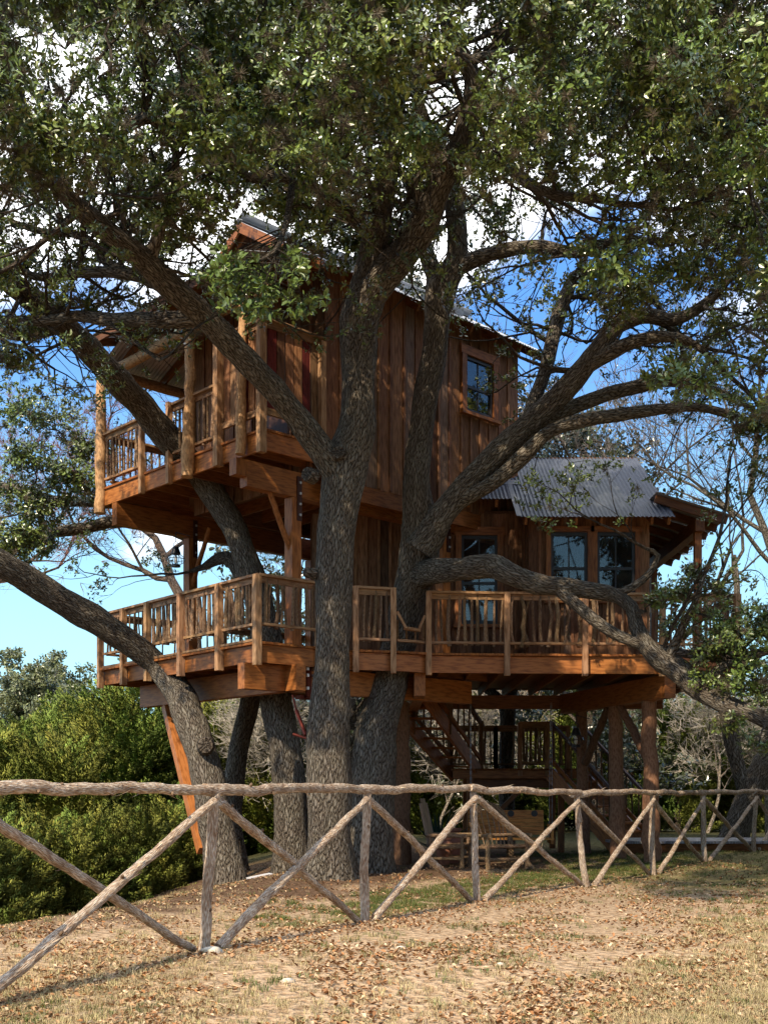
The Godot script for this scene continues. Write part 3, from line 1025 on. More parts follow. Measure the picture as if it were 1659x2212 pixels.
	tube(tb, [P(634, 1586, 16.5), P(668, 1597, 16.3)], [0.022, 0.022], 8, red * 1.4, 0.2)
	part(tb, "turnbuckle", M.steel, th, "rust red turnbuckle rod between trunk and deck")
	var hb := MB.new()
	bx(hb, W, 0.2, 0.34, 1.40, 1.46, 0.9, 1.5, red)
	part(hb, "steel_bracket", M.steel, th)

# ---------------------------------------------------------------- staircase
func staircase() -> void:
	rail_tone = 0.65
	var sc := thing("staircase", "brown open staircase with landing and stick railings under the treehouse deck", "staircase", Vector3(2.2, gh(2.2, 23), -23))
	var TL := P(812, 1472, 21.0)
	var TR := P(902, 1470, 20.8)
	var BL := P(978, 1664, 23.8)
	var BR := P(1042, 1668, 23.3)
	flight(sc, TL, TR, BL, BR, 9, STAIN * 0.75)
	# landing
	var fx := 0.0
	var l0 := Vector3(1.35, EYE + 0.42, -22.9)
	var lm := MB.new()
	bx(lm, G, 1.4, 3.95, 0.22, 0.38, 22.95, 23.0, STAIN * 0.7)
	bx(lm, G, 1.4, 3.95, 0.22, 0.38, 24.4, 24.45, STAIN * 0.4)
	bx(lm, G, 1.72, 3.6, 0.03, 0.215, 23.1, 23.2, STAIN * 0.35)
	var landing := part(lm, "landing", M.stained, sc)
	for j in 18:
		var b := MB.new()
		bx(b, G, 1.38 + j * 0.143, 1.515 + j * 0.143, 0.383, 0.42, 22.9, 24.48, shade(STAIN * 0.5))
		part(b, "floor_board", M.wood, landing)
	var g := func(x: float, d: float) -> Vector3: return G * Vector3(x, 0.42, d)
	for q in [[1.4, 24.4, 2.4, 24.4], [2.4, 24.4, 3.95, 24.4], [2.75, 22.98, 3.3, 22.98]]:
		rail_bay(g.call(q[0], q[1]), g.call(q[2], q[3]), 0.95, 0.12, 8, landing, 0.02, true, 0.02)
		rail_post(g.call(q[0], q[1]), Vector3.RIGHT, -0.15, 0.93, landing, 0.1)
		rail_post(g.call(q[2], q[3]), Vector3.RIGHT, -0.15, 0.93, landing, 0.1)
	for q in [[1.75, 23.1], [3.6, 23.1], [1.75, 24.3], [3.6, 24.3]]:
		var pm := MB.new()
		bx(pm, G, q[0] - 0.06, q[0] + 0.06, -1.5, 0.22, q[1] - 0.06, q[1] + 0.06, STAIN * 0.6)
		part(pm, "landing_post", M.stained, sc)
	var br := MB.new()
	beam(br, G * Vector3(2.05, -0.75, 23.25), G * Vector3(2.85, 0.05, 23.25), 0.09, 0.09, STAIN * 0.6)
	part(br, "brace", M.stained, sc)
	# lower flight
	flight(sc, g.call(3.35, 22.9), g.call(4.2, 24.2), Vector3(4.55, gh(4.5, 22) + 0.1, -21.9), Vector3(5.4, gh(5, 23) + 0.1, -23.2), 9, STAIN * 0.75)
	# low plank deck at the foot
	var pd := thing("boardwalk", "low grey plank platform on the grass at the foot of the stairs", "platform", Vector3(6.0, gh(6, 22), -22))
	for j in 22:
		var b := MB.new()
		bx(b, G, 4.3 + j * 0.2, 4.49 + j * 0.2, -1.02, -0.975, 21.3, 22.9, shade(Color(0.28, 0.28, 0.29)))
		part(b, "plank", M.wood, pd)
	var rm := MB.new()
	bx(rm, G, 4.3, 8.7, -1.3, -1.022, 21.34, 21.4, STAIN * 0.4)
	part(rm, "rim_board", M.wood, pd)

func flight(sc: Node3D, TL: Vector3, TR: Vector3, BL: Vector3, BR: Vector3, n: int, col: Color) -> void:
	for q in [[TL, BL], [TR, BR]]:
		var mb := MB.new()
		beam(mb, q[0] + Vector3(0, -0.1, 0), q[1] + Vector3(0, -0.1, 0), 0.06, 0.27, shade(col * 1.2))
		part(mb, "stringer", M.stained, sc)
	for k in n:
		var t := (k + 0.5) / n
		var a := TL.lerp(BL, t)
		var b := TR.lerp(BR, t)
		var mb := MB.new()
		beam(mb, a, b, 0.27, 0.04, shade(col * 1.1))
		part(mb, "tread", M.wood, sc)
	for q in [[TL, BL], [TR, BR]]:
		var d: Vector3 = (q[1] - q[0])
		var mb := MB.new()
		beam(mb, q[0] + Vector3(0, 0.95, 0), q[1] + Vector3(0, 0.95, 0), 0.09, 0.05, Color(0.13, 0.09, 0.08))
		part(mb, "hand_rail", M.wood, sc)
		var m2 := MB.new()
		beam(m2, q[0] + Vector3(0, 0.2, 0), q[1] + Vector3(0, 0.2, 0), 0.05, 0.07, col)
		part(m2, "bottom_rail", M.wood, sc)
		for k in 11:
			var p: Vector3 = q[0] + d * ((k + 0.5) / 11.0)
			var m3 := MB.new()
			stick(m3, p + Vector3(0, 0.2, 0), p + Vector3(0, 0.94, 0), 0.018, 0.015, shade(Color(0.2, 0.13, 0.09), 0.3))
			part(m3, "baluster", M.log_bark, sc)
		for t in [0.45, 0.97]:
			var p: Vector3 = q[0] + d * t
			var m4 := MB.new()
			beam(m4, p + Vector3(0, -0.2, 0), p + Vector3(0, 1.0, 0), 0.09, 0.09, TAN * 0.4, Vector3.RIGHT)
			part(m4, "newel_post", M.wood, sc)

# ---------------------------------------------------------------- oaks
const BARK := Color(0.155, 0.132, 0.108)
const LICHEN := Color(0.225, 0.205, 0.17)

func oak(called_label: String, at: Vector3, group := "live oaks that carry the treehouse") -> Node3D:
	var t := thing("oak_tree", called_label, "tree", at, group)
	trees.append(t)
	return t

# pts: [x, y, depth, half width in the sketch]
func limb(t: Node3D, called: String, pts: Array, sides := 18, register := true, light := 1.0, lump := 0.22) -> void:
	var ps := []
	var rs := []
	for q in pts:
		ps.append(P(q[0], q[1], q[2]))
		rs.append(q[3] / FOCAL * q[2])
	var sp := smooth_path(ps, rs, 0.16)
	var mb := MB.new()
	tube(mb, sp[0], sp[1], sides, BARK * light, 0.42, lump, lumpn, LICHEN * light, 0.55 if called == "trunk" and register else 0.0)
	if register and rs[-1] < 0.16:
		var n: int = ps.size()
		var e: Vector3 = ps[n - 1]
		var tips := []
		grow(mb, e, (e - ps[n - 2]).normalized(), R(0.8, 1.2), rs[-1], 3, BARK * light, tips, 0.5, 3, 0.1)
		for tp in tips:
			limb_tips.append([tp[0], trees.find(t)])
	part(mb, called, M.bark, t)
	if register:
		for k in range(0, sp[0].size(), 2):
			limb_points.append([sp[0][k], sp[1][k], trees.find(t)])

func cut_stub(t: Node3D, p: Vector3, d: Vector3, r: float) -> void:      # a sawn-off limb with its callus ring
	var mb := MB.new()
	tube(mb, [p, p + d * 0.12, p + d * 0.16], [r * 1.15, r * 1.1, r * 0.95], 14, BARK, 0.4, 0.1, lumpn)
	tube(mb, [p + d * 0.15, p + d * 0.163], [r * 0.72, r * 0.7], 14, BARK * 0.7, 0.4)
	part(mb, "limb_stub", M.bark, t)

func leaf_shape(mb: MB, at: Vector3, dir: Vector3, up: Vector3, L: float, Wd: float, col: Color) -> void:
	var side := dir.cross(up).normalized()
	var nn := side.cross(dir).normalized()
	var fold := 0.22
	var curl := R(-0.25, 0.1)
	var prof := [[0.0, 0.08], [0.3, 0.85], [0.62, 1.0], [0.88, 0.5], [1.0, 0.0]]
	for sg in [-1.0, 1.0]:
		var base := mb.v.size()
		var n2: Vector3 = (nn - side * sg * fold).normalized()
		for q in prof:
			var mid: Vector3 = at + dir * L * q[0] + nn * (curl * L * q[0] * q[0])
			mb.vert(mid, n2, Vector2(0.5, q[0]), col)
			mb.vert(mid + side * sg * Wd * 0.5 * q[1] + nn * fold * Wd * 0.5 * q[1], n2, Vector2(0.5 + 0.5 * sg, q[0]), col)
		for k in prof.size() - 1:
			var a := base + k * 2
			mb.tri(a, a + 1, a + 3)
			if k < prof.size() - 2 or true:
				mb.tri(a, a + 3, a + 2)

func leaf_cluster(n: int, L: float, spread: float) -> ArrayMesh:
	var mb := MB.new()
	for k in n:
		var az := TAU * k * 0.381 + R(-0.4, 0.4)
		var el := R(-0.2, 1.3)
		var dir := Vector3(cos(az) * cos(el), sin(el), sin(az) * cos(el))
		var up := (Vector3.UP + Vector3(R(-0.6, 0.6), 0, R(-0.6, 0.6))).normalized()
		var l := L * R(0.7, 1.15)
		var g := R(0.7, 1.3)
		var col := Color(0.11 * g, 0.155 * g, 0.034 * g)
		var z := rng.randf()
		if z < 0.12:
			col = Color(0.14, 0.155, 0.04)
		elif z > 0.88:
			col = Color(0.045, 0.065, 0.022)
		leaf_shape(mb, Vector3(R(-0.015, 0.015), -spread * float(k) / n, R(-0.015, 0.015)) + dir * 0.01, dir, up if absf(dir.dot(up)) < 0.95 else Vector3.RIGHT, l, l * R(0.4, 0.52), col)
	return mb.mesh(Vector3.ZERO)

func tuft_mesh(n: int, L: float, col: Color) -> ArrayMesh:      # spiky ball of air plant
	var mb := MB.new()
	for k in n:
		var d := Vector3(R(-1, 1), R(-0.9, 1), R(-1, 1)).normalized()
		var s := d.cross(Vector3(R(-1, 1), R(-1, 1), R(-1, 1))).normalized() * L * 0.022
		var l := L * R(0.6, 1.1)
		var bend := Vector3(R(-1, 1), R(-1, 0.4), R(-1, 1)) * L * 0.25
		var c := shade(col, 0.35)
		var nn := s.cross(d).normalized()
		var a := mb.vert(-s, nn, Vector2.ZERO, c)
		mb.vert(s, nn, Vector2.ZERO, c)
		mb.vert(d * l * 0.6 + s * 0.7, nn, Vector2.ZERO, c)
		mb.vert(d * l * 0.6 - s * 0.7, nn, Vector2.ZERO, c)
		mb.vert(d * l + bend, nn, Vector2.ZERO, c)
		mb.tri(a, a + 1, a + 2); mb.tri(a, a + 2, a + 3); mb.tri(a + 3, a + 2, a + 4)
	return mb.mesh(Vector3.ZERO)

func oaks() -> void:
	# the oak in front of the deck
	var a := oak("thick oak trunk standing in front of the deck corner, forking below the upper window", Vector3(-0.75, gh(-0.75, 16.3), -16.3))
	limb(a, "trunk", [[714, 1960, 16.4, 74], [714, 1910, 16.4, 62], [713, 1850, 16.4, 53], [712, 1780, 16.35, 48], [711, 1690, 16.3, 46], [710, 1600, 16.3, 45], [712, 1520, 16.3, 43], [716, 1450, 16.25, 39], [718, 1330, 16.2, 38], [722, 1200, 16.2, 40], [733, 1090, 16.2, 42], [744, 1010, 16.2, 50], [768, 930, 16.2, 39], [774, 850, 16.2, 36], [776, 770, 16.3, 41], [776, 700, 16.3, 43], [792, 640, 16.3, 40], [806, 560, 16.2, 33], [812, 500, 16.0, 30], [824, 440, 15.8, 27], [838, 370, 15.4, 24], [850, 290, 15, 20], [845, 190, 14.6, 16], [820, 80, 14.2, 12], [800, -60, 14, 7]], 26)
	limb(a, "limb", [[748, 1050, 16.2, 37.0], [690, 968, 16.0, 30.4], [640, 900, 15.8, 27.4], [590, 840, 15.5, 26.6], [530, 775, 15.2, 26.6], [470, 715, 14.9, 27.4], [420, 665, 14.6, 27.4], [370, 620, 14.2, 27.4], [320, 572, 13.9, 25.8], [270, 530, 13.6, 24.3], [210, 482, 13.3, 22.8], [160, 440, 13.0, 20.5], [110, 380, 12.6, 16.0], [70, 300, 12.2, 12.2], [40, 200, 12, 8.4], [0, 60, 11.8, 5.3]], 22)
	limb(a, "limb", [[785, 650, 16.3, 38], [840, 582, 16.1, 36], [885, 530, 15.8, 33], [920, 470, 15.5, 31], [945, 405, 15.2, 29], [985, 330, 14.9, 25], [1010, 260, 14.6, 23], [1022, 170, 14.3, 19], [970, 70, 14, 15], [940, -60, 13.8, 8]], 20)
	limb(a, "limb", [[812, 510, 16.0, 22], [775, 480, 15.8, 18], [720, 435, 15.4, 16], [660, 400, 15.0, 13], [600, 382, 14.6, 11], [540, 384, 14.2, 9], [470, 330, 13.6, 7]], 12)
	limb(a, "limb", [[440, 682, 14.7, 24], [380, 690, 14.8, 18], [300, 690, 15, 15], [225, 690, 15.2, 14], [170, 682, 15.4, 12], [100, 692, 15.6, 11], [-20, 690, 15.8, 9]], 12)
	limb(a, "limb", [[420, 660, 14.7, 18], [370, 628, 14.8, 16], [310, 600, 15, 14], [240, 588, 15.1, 12], [170, 590, 15.3, 11], [90, 600, 15.5, 9], [10, 570, 15.6, 6]], 12)
	limb(a, "limb", [[330, 612, 15, 13], [280, 588, 15.1, 11], [235, 570, 15.2, 11], [205, 530, 15.3, 10], [160, 505, 15.3, 8], [90, 500, 15.4, 7], [0, 470, 15.4, 5]], 12)
	limb(a, "limb", [[320, 570, 13.9, 16], [345, 500, 13.7, 12], [365, 420, 13.5, 10], [380, 330, 13.3, 9], [345, 265, 13.1, 13], [310, 255, 13, 13], [270, 280, 12.9, 10], [215, 300, 12.8, 7]], 12)
	limb(a, "limb", [[920, 470, 15.5, 18], [900, 390, 15.2, 14], [930, 300, 14.8, 12], [900, 200, 14.4, 13], [960, 150, 14.0, 16], [1010, 130, 13.6, 10], [1100, 110, 13.2, 7]], 12)
	limb(a, "limb", [[985, 345, 14.9, 18], [1040, 335, 14.6, 15], [1100, 360, 14.3, 14], [1140, 395, 14.1, 12], [1200, 420, 13.8, 10], [1290, 430, 13.4, 8]], 12)
	cut_stub(a, P(733, 985, 15.95), Vector3(-0.1, 0.05, 1).normalized(), 0.09)
	cut_stub(a, P(678, 1030, 15.85), Vector3(-0.6, 0.05, 0.8).normalized(), 0.1)
	cut_stub(a, P(680, 1240, 16.1), Vector3(-0.9, 0.1, 0.5).normalized(), 0.07)
	cut_stub(a, P(960, 355, 14.75), Vector3(-0.3, 0.1, 0.95).normalized(), 0.09)
	# the oak that passes through the railing
	var b := oak("leaning oak trunk rising through the dip in the front railing", Vector3(-0.2, gh(-0.2, 17.9), -17.9))
	limb(b, "trunk", [[795, 1945, 17.9, 62], [797, 1870, 17.9, 53], [800, 1760, 18, 48], [806, 1650, 18.2, 47], [812, 1580, 18.4, 45], [836, 1490, 18.65, 39], [862, 1390, 18.75, 36], [882, 1290, 18.7, 37], [902, 1210, 18.5, 43], [905, 1140, 18.35, 40], [898, 1060, 18.2, 31], [905, 960, 18.2, 28], [920, 860, 18.2, 27], [935, 770, 18.2, 27], [945, 690, 18.1, 29], [955, 620, 18, 33], [985, 560, 17.9, 25], [985, 480, 17.7, 22], [975, 400, 17.4, 18], [1000, 330, 17, 16], [1030, 250, 16.6, 13], [1060, 150, 16.2, 10], [1080, 20, 15.8, 6]], 24)
	limb(b, "limb", [[905, 1190, 18.2, 37.0], [960, 1105, 18.1, 28.1], [1020, 1035, 18, 27.4], [1080, 975, 17.9, 26.6], [1140, 917, 17.8, 25.8], [1200, 862, 17.7, 25.1], [1250, 808, 17.6, 22.8], [1290, 755, 17.5, 21.3], [1330, 702, 17.4, 19.0], [1390, 682, 17.3, 16.7], [1460, 690, 17.2, 13.7], [1540, 640, 17, 9.9], [1620, 540, 16.8, 6.1]], 20)
	limb(b, "limb", [[985, 1085, 18.05, 17.7], [1060, 1045, 17.8, 17.0], [1130, 985, 17.6, 16.3], [1187, 932, 17.5, 15.0], [1260, 908, 17.4, 15.0], [1326, 897, 17.3, 14.3], [1420, 885, 17.2, 12.2], [1510, 880, 17.0, 10.2], [1620, 910, 16.8, 6.8]], 16)
	limb(b, "limb", [[1160, 910, 17.8, 18.7], [1230, 882, 17.9, 15.6], [1309, 852, 18, 16.4], [1370, 837, 18, 15.6], [1430, 822, 18, 14.0], [1517, 835, 17.9, 10.9], [1600, 870, 17.8, 6.2]], 14)
	limb(b, "limb", [[1255, 800, 17.6, 17.6], [1310, 765, 17.4, 16.0], [1370, 738, 17.3, 15.2], [1430, 727, 17.1, 12.8], [1500, 745, 17, 8.0], [1560, 800, 16.9, 5.6]], 14)
	limb(b, "limb", [[955, 630, 18, 22], [925, 560, 18, 17], [908, 500, 17.8, 14], [890, 420, 17.6, 10]], 12)
	limb(b, "limb", [[990, 575, 17.9, 20], [1060, 548, 17.8, 16], [1150, 532, 17.6, 14], [1250, 545, 17.4, 12], [1330, 520, 17.2, 9], [1420, 520, 17, 6]], 12)
	limb(b, "limb", [[1140, 900, 17.8, 14], [1180, 790, 18.2, 15], [1200, 700, 18.5, 17], [1225, 630, 18.6, 15], [1250, 590, 18.6, 12], [1330, 600, 18.5, 9], [1400, 640, 18.4, 7]], 12)
	limb(b, "limb", [[910, 1240, 18.45, 34], [950, 1232, 17.9, 26], [1000, 1230, 17.4, 24], [1060, 1222, 17.2, 25], [1100, 1240, 17.05, 23], [1160, 1262, 17, 22], [1220, 1268, 17, 20], [1270, 1275, 17, 18], [1325, 1285, 17, 16], [1362, 1312, 16.9, 14], [1372, 1350, 16.8, 16], [1395, 1395, 16.6, 18], [1432, 1428, 16.5, 24], [1470, 1452, 16.4, 26], [1510, 1490, 16.2, 24], [1560, 1520, 16, 21], [1620, 1540, 15.8, 18], [1690, 1580, 15.6, 13]], 18)
	limb(b, "limb", [[1200, 1268, 17, 15.3], [1240, 1302, 16.9, 13.6], [1290, 1345, 16.8, 12.8], [1340, 1375, 16.7, 12.8], [1392, 1395, 16.6, 11.9]], 14)
	limb(b, "limb", [[1325, 1285, 17, 11], [1365, 1268, 16.9, 9], [1400, 1240, 16.8, 8], [1420, 1200, 16.7, 6], [1395, 1185, 16.6, 4]], 10)
	limb(b, "limb", [[1440, 1430, 16.5, 13], [1470, 1360, 16.3, 9], [1500, 1300, 16.1, 7], [1520, 1240, 16, 5]], 10)
	limb(b, "limb", [[1510, 1490, 16.2, 13], [1560, 1440, 16, 9], [1620, 1420, 15.8, 7], [1690, 1400, 15.7, 5]], 10)
	# the oak inside the decks
	var c := oak("oak trunk rising inside the decks and out over the upper porch to the left", Vector3(-1.5, gh(-1.5, 18.6), -18.6))
	limb(c, "trunk", [[642, 1940, 18.6, 56], [634, 1870, 18.6, 44], [628, 1780, 18.6, 38], [624, 1690, 18.6, 35], [612, 1600, 18.7, 34], [600, 1530, 18.8, 36], [585, 1440, 19, 34], [565, 1330, 19.2, 31], [540, 1235, 19.3, 28.8], [510, 1150, 19.4, 25.6], [470, 1078, 19.4, 27.2], [420, 1012, 19.3, 28.0], [370, 955, 19.1, 28.8], [310, 880, 18.7, 29.6], [250, 818, 18.1, 28.8], [190, 752, 17.5, 28.0], [130, 695, 16.9, 27.2], [60, 640, 16.3, 25.6], [0, 590, 15.8, 24.0], [-90, 530, 15.2, 19.2]], 22)
	limb(c, "limb", [[140, 700, 17, 20], [95, 715, 16.9, 15], [40, 722, 16.7, 13], [-40, 712, 16.4, 11]], 12)
	limb(c, "limb", [[600, 1450, 19.6, 24], [575, 1330, 20.1, 22], [535, 1260, 20.5, 19], [490, 1205, 20.9, 15], [440, 1225, 21.2, 7], [410, 1235, 21.3, 3]], 12)
	limb(c, "limb", [[400, 1160, 22.6, 10], [330, 1130, 22.5, 12], [250, 1125, 22.4, 14], [190, 1140, 22.2, 13], [120, 1150, 22, 12], [60, 1165, 21.8, 13], [0, 1190, 21.6, 11], [-70, 1230, 21.5, 7]], 12)
	limb(c, "limb", [[300, 1100, 22.7, 9], [210, 1085, 22.6, 11], [120, 1082, 22.5, 12], [60, 1062, 22.3, 10], [-20, 1045, 22.2, 8]], 12)
	# the oak on the left
	var d := oak("left oak trunk on the slope, bending low over the lower deck to the left", Vector3(-2.45, gh(-2.45, 17.6), -17.6))
	limb(d, "trunk", [[497, 1985, 17.6, 58], [490, 1920, 17.6, 46], [473, 1810, 17.8, 39], [452, 1700, 18, 36], [430, 1610, 18.3, 34], [405, 1540, 18.6, 34], [380, 1487, 19, 30.3], [345, 1442, 19.35, 27.3], [305, 1405, 19.2, 28.9], [255, 1370, 19.0, 29.6], [200, 1336, 18.8, 30.4], [130, 1296, 18.5, 29.6], [60, 1252, 18.2, 29.6], [0, 1216, 17.9, 29.6], [-100, 1150, 17.5, 23.4], [-220, 1050, 17, 14.0]], 22)
	cut_stub(d, P(445, 1612, 17.9), Vector3(0.1, 0.05, 1).normalized(), 0.13)
	# the slim oak behind
	var e := oak("slim dark oak trunk behind the left oak under the deck", Vector3(-2.9, gh(-2.9, 22), -22))
	limb(e, "trunk", [[497, 1880, 22, 30], [500, 1760, 22, 24], [507, 1670, 22, 22], [522, 1590, 22, 21], [537, 1530, 22, 21], [552, 1440, 22, 19], [560, 1300, 22.4, 17], [520, 1180, 23, 15]], 14)
	# an oak behind the viewpoint, whose crown overhead throws its shade on the grass at the right
	var v := oak("spreading oak behind the viewpoint, out of the picture, shading the grass", Vector3(4.0, 0, 6.0), "oaks out of the picture")
	var vm := MB.new()
	var sp := smooth_path([Vector3(4.0, -0.2, 6.0), Vector3(4.1, 3.0, 5.6), Vector3(3.9, 6.5, 4.0), Vector3(3.2, 9.0, 1.0), Vector3(2.2, 10.5, -2.0), Vector3(1.2, 11.2, -6.0)], [0.4, 0.33, 0.26, 0.18, 0.1, 0.04], 0.3)
	tube(vm, sp[0], sp[1], 14, BARK, 0.42, 0.2, lumpn, LICHEN)
	part(vm, "trunk", M.bark, v)
	for k in sp[0].size():
		if sp[0][k].y > 7.0:
			limb_points.append([sp[0][k], sp[1][k], 5])
	canopy()

# how thickly leaves cover each 60-unit square of the view from the front (rows from y = -300 down)
const DENSITY := [
	"44444444444444444444444444444444",
	"44444444444444444444444444444444",
	"45555555555554444444445555556666",
	"56666666666666654445566677777776",
	"76788888888888876346688889999888",
	"77567888888888885233678888999988",
	"77533565888888885345688888999998",
	"77634436788888884446788789999988",
	"78763345888888886335677788999988",
	"68775435788888886323566678999998",
	"66664334677777776334455568999999",
	"46662346546667665434333446899999",
	"23222246553224642333422235789999",
	"12222245310012321013332224678999",
	"12211100000001100011133322357899",
	"11110000000000000000012223346799",
	"11110000000000000000001112234689",
	"00000000000000000000000011234678",
	"00000000000000000000000001223467",
	"00000000000000000000000000123467",
	"00000000000000000000000000012356",
	"00000000000000000000000000001234",
]

func canopy() -> void:
	# clumps of foliage where the density asks for them, each tied to the nearest limb by its own branch
	var per := []
	for t in trees:
		per.append({"xf": [], "col": [], "moss": [], "mcol": [], "tw": MB.new()})
	var nr := DENSITY.size()
	for row in nr:
		var line: String = DENSITY[row]
		for col in line.length():
			var dens := int(line[col])
			var want := dens * dens * 0.0148 + dens * 0.03
			while want > 0.0:
				if want < 1.0 and rng.randf() > want:
					break
				want -= 1.0
				var px := -130.0 + 60.0 * (col + rng.randf())
				var py := -300.0 + 60.0 * (row + rng.randf())
				var dep := R(10.5, 16.2)
				if py > 380.0:
					dep = R(14.5, 19.0)
				if px > 1300.0 and py > 200.0:
					dep = R(11.5, 17.5)
				clump(per, P(px, py, dep), R(0.28, 0.55), 1.0)
	# the crown goes on above the frame and shades the house
	for k in 62:
		var d := R(11.0, 15.5)
		clump(per, Vector3(R(-9.5, 7.0), EYE + 1705.0 * d / FOCAL + R(0.3, 2.3), -d), R(0.45, 0.8), 0.55)
	for k in 34:
		clump(per, Vector3(R(-1.6, 2.6), R(9.6, 12.0), R(-7.2, -3.0)), R(0.45, 0.7), 0.6)
	for q in [[1450, 1280, 16.2, 0.3], [1500, 1240, 16.4, 0.3], [1540, 1330, 16.0, 0.4], [1540, 1400, 16, 0.4], [1600, 1380, 15.8, 0.45], [1650, 1330, 15.8, 0.45], [1600, 1460, 15.8, 0.4], [1660, 1440, 15.8, 0.45], [1520, 1460, 16, 0.3], [1460, 1350, 16.4, 0.3], [1580, 1560, 15.8, 0.25], [1640, 1500, 15.8, 0.35], [1550, 1270, 16.2, 0.25], [1410, 1300, 16.5, 0.2], [1640, 1600, 15.4, 0.3]]:
		clump(per, P(q[0], q[1], q[2]), q[3], 1.25)
	for q in [[640, 440, 13.5, 0.3], [660, 490, 13.2, 0.25], [700, 455, 13.6, 0.3], [600, 430, 13.4, 0.3],  [470, 430, 13.2, 0.3], [420, 470, 13.2, 0.35], [350, 470, 13.0, 0.35], [320, 430, 13.0, 0.35], [400, 420, 13, 0.35], [200, 660, 15.4, 0.25], [130, 640, 16, 0.3], [60, 560, 16, 0.35], [150, 560, 15.8, 0.25], [30, 760, 16.4, 0.35], [60, 700, 16.4, 0.3], [230, 540, 15.2, 0.2]]:
		clump(per, P(q[0], q[1], q[2]), q[3], 0.9)
	for q in [[60, 980, 16.5, 0.4], [20, 1060, 16.8, 0.5], [90, 1090, 17, 0.45], [150, 1030, 17, 0.4], [60, 1160, 17, 0.45], [190, 960, 17.5, 0.4], [120, 900, 17.5, 0.45], [40, 880, 17, 0.5], [10, 1180, 17, 0.4], [200, 1060, 18, 0.35]]:
		clump(per, P(q[0], q[1], q[2] + 4.0), q[3] * 1.25, 1.3)
	side_branches(per)
	var cl_a := leaf_cluster(12, 0.066, 0.14)
	var cl_b := leaf_cluster(11, 0.062, 0.09)
	var tf := tuft_mesh(80, 0.12, Color(0.13, 0.108, 0.078))
	var tf2 := tuft_mesh(80, 0.1, Color(0.15, 0.128, 0.09))
	for k in trees.size():
		var q: Dictionary = per[k]
		if q.xf.size() > 0:
			var h: int = q.xf.size() / 2
			multi("crown", cl_a, M.leaf, shift(q.xf.slice(0, h), trees[k]), q.col.slice(0, h), trees[k])
			multi("crown", cl_b, M.leaf, shift(q.xf.slice(h), trees[k]), q.col.slice(h), trees[k])
			if q.tw.v.size() > 0:
				part(q.tw, "twigs", M.bark, trees[k]).set_meta("kind", "stuff")
		if q.moss.size() > 0:
			multi("moss_tufts", tf, M.moss, shift(q.moss, trees[k]), q.mcol, trees[k])
	# ball moss that can be picked out along the bigger limbs
	var cnt := 0
	var order := range(limb_points.size())
	for z in 900:
		if cnt >= 110:
			break
		var lp: Array = limb_points[rng.randi() % limb_points.size()]
		var r: float = lp[1]
		var p: Vector3 = lp[0]
		if r > 0.17 or p.y < 4.0:
			continue
		var o := MeshInstance3D.new()
		o.name = "ball_moss"
		o.mesh = tf if rng.randf() < 0.5 else tf2
		o.material_override = M.moss
		var t: Node3D = trees[lp[2]]
		t.add_child(o, true)
		o.transform = Transform3D(rbasis() * R(0.5, 1.0), p - t.position + Vector3(R(-1, 1), R(-1, 1), R(-1, 1)).normalized() * r)
		cnt += 1
	bough()

# crooked small branches with a few leaves, along the bare middle of the limbs
func side_branches(per: Array) -> void:
	var snap := limb_points.duplicate()
	var made := 0
	for z in 3000:
		if made >= 150:
			break
		var lp: Array = snap[rng.randi() % snap.size()]
		var p: Vector3 = lp[0]
		var r: float = lp[1]
		var px := 829.0 + p.x / -p.z * FOCAL
		var py := HORIZON - (p.y - EYE) / -p.z * FOCAL
		if r < 0.05 or r > 0.24 or p.y < 5.5 or py > 1000.0 or px < -60.0 or px > 1720.0:
			continue
		if (px > 600.0 and px < 1130.0 and py > 500.0) or (px > 470.0 and px < 640.0 and py > 420.0) or (px > 1030.0 and px < 1480.0 and py > 800.0) or (px > 215.0 and px < 640.0 and py > 590.0):
			continue
		if lp[2] == 3:
			continue
		var d := Vector3(R(-1, 1), R(-0.5, 0.9), R(-0.9, 0.6)).normalized()
		var tips := []
		var mb: MB = per[lp[2]].tw
		grow(mb, p, d, R(0.7, 1.5), minf(r * 0.45, R(0.02, 0.045)), 2, BARK * R(0.8, 1.1), tips, 0.75, 3, 0.05)
		for tp in tips:
			limb_tips.append([tp[0], lp[2]])
		made += 1
	for tp in limb_tips:
		var q: Dictionary = per[tp[1]]
		if rng.randf() < 0.25:
			q.moss.append(Transform3D(rbasis() * R(0.5, 1.0), tp[0]))
			q.mcol.append(grey(R(0.6, 1.2)))
		var g0 := R(0.6, 1.0)
		for k in 2 + rng.randi() % 5:
			q.xf.append(Transform3D(ybasis(Vector3(R(-1, 1), R(-0.2, 1), R(-1, 1)), R(0.7, 1.1)), tp[0] + Vector3(R(-1, 1), R(-1, 1), R(-1, 1)) * 0.13))
			q.col.append(Color(g0, g0 * R(0.95, 1.05), g0 * 0.95))

func shift(xf: Array, t: Node3D) -> Array:
	var out := []
	for x in xf:
		out.append(Transform3D(x.basis, x.origin - t.position))
	return out

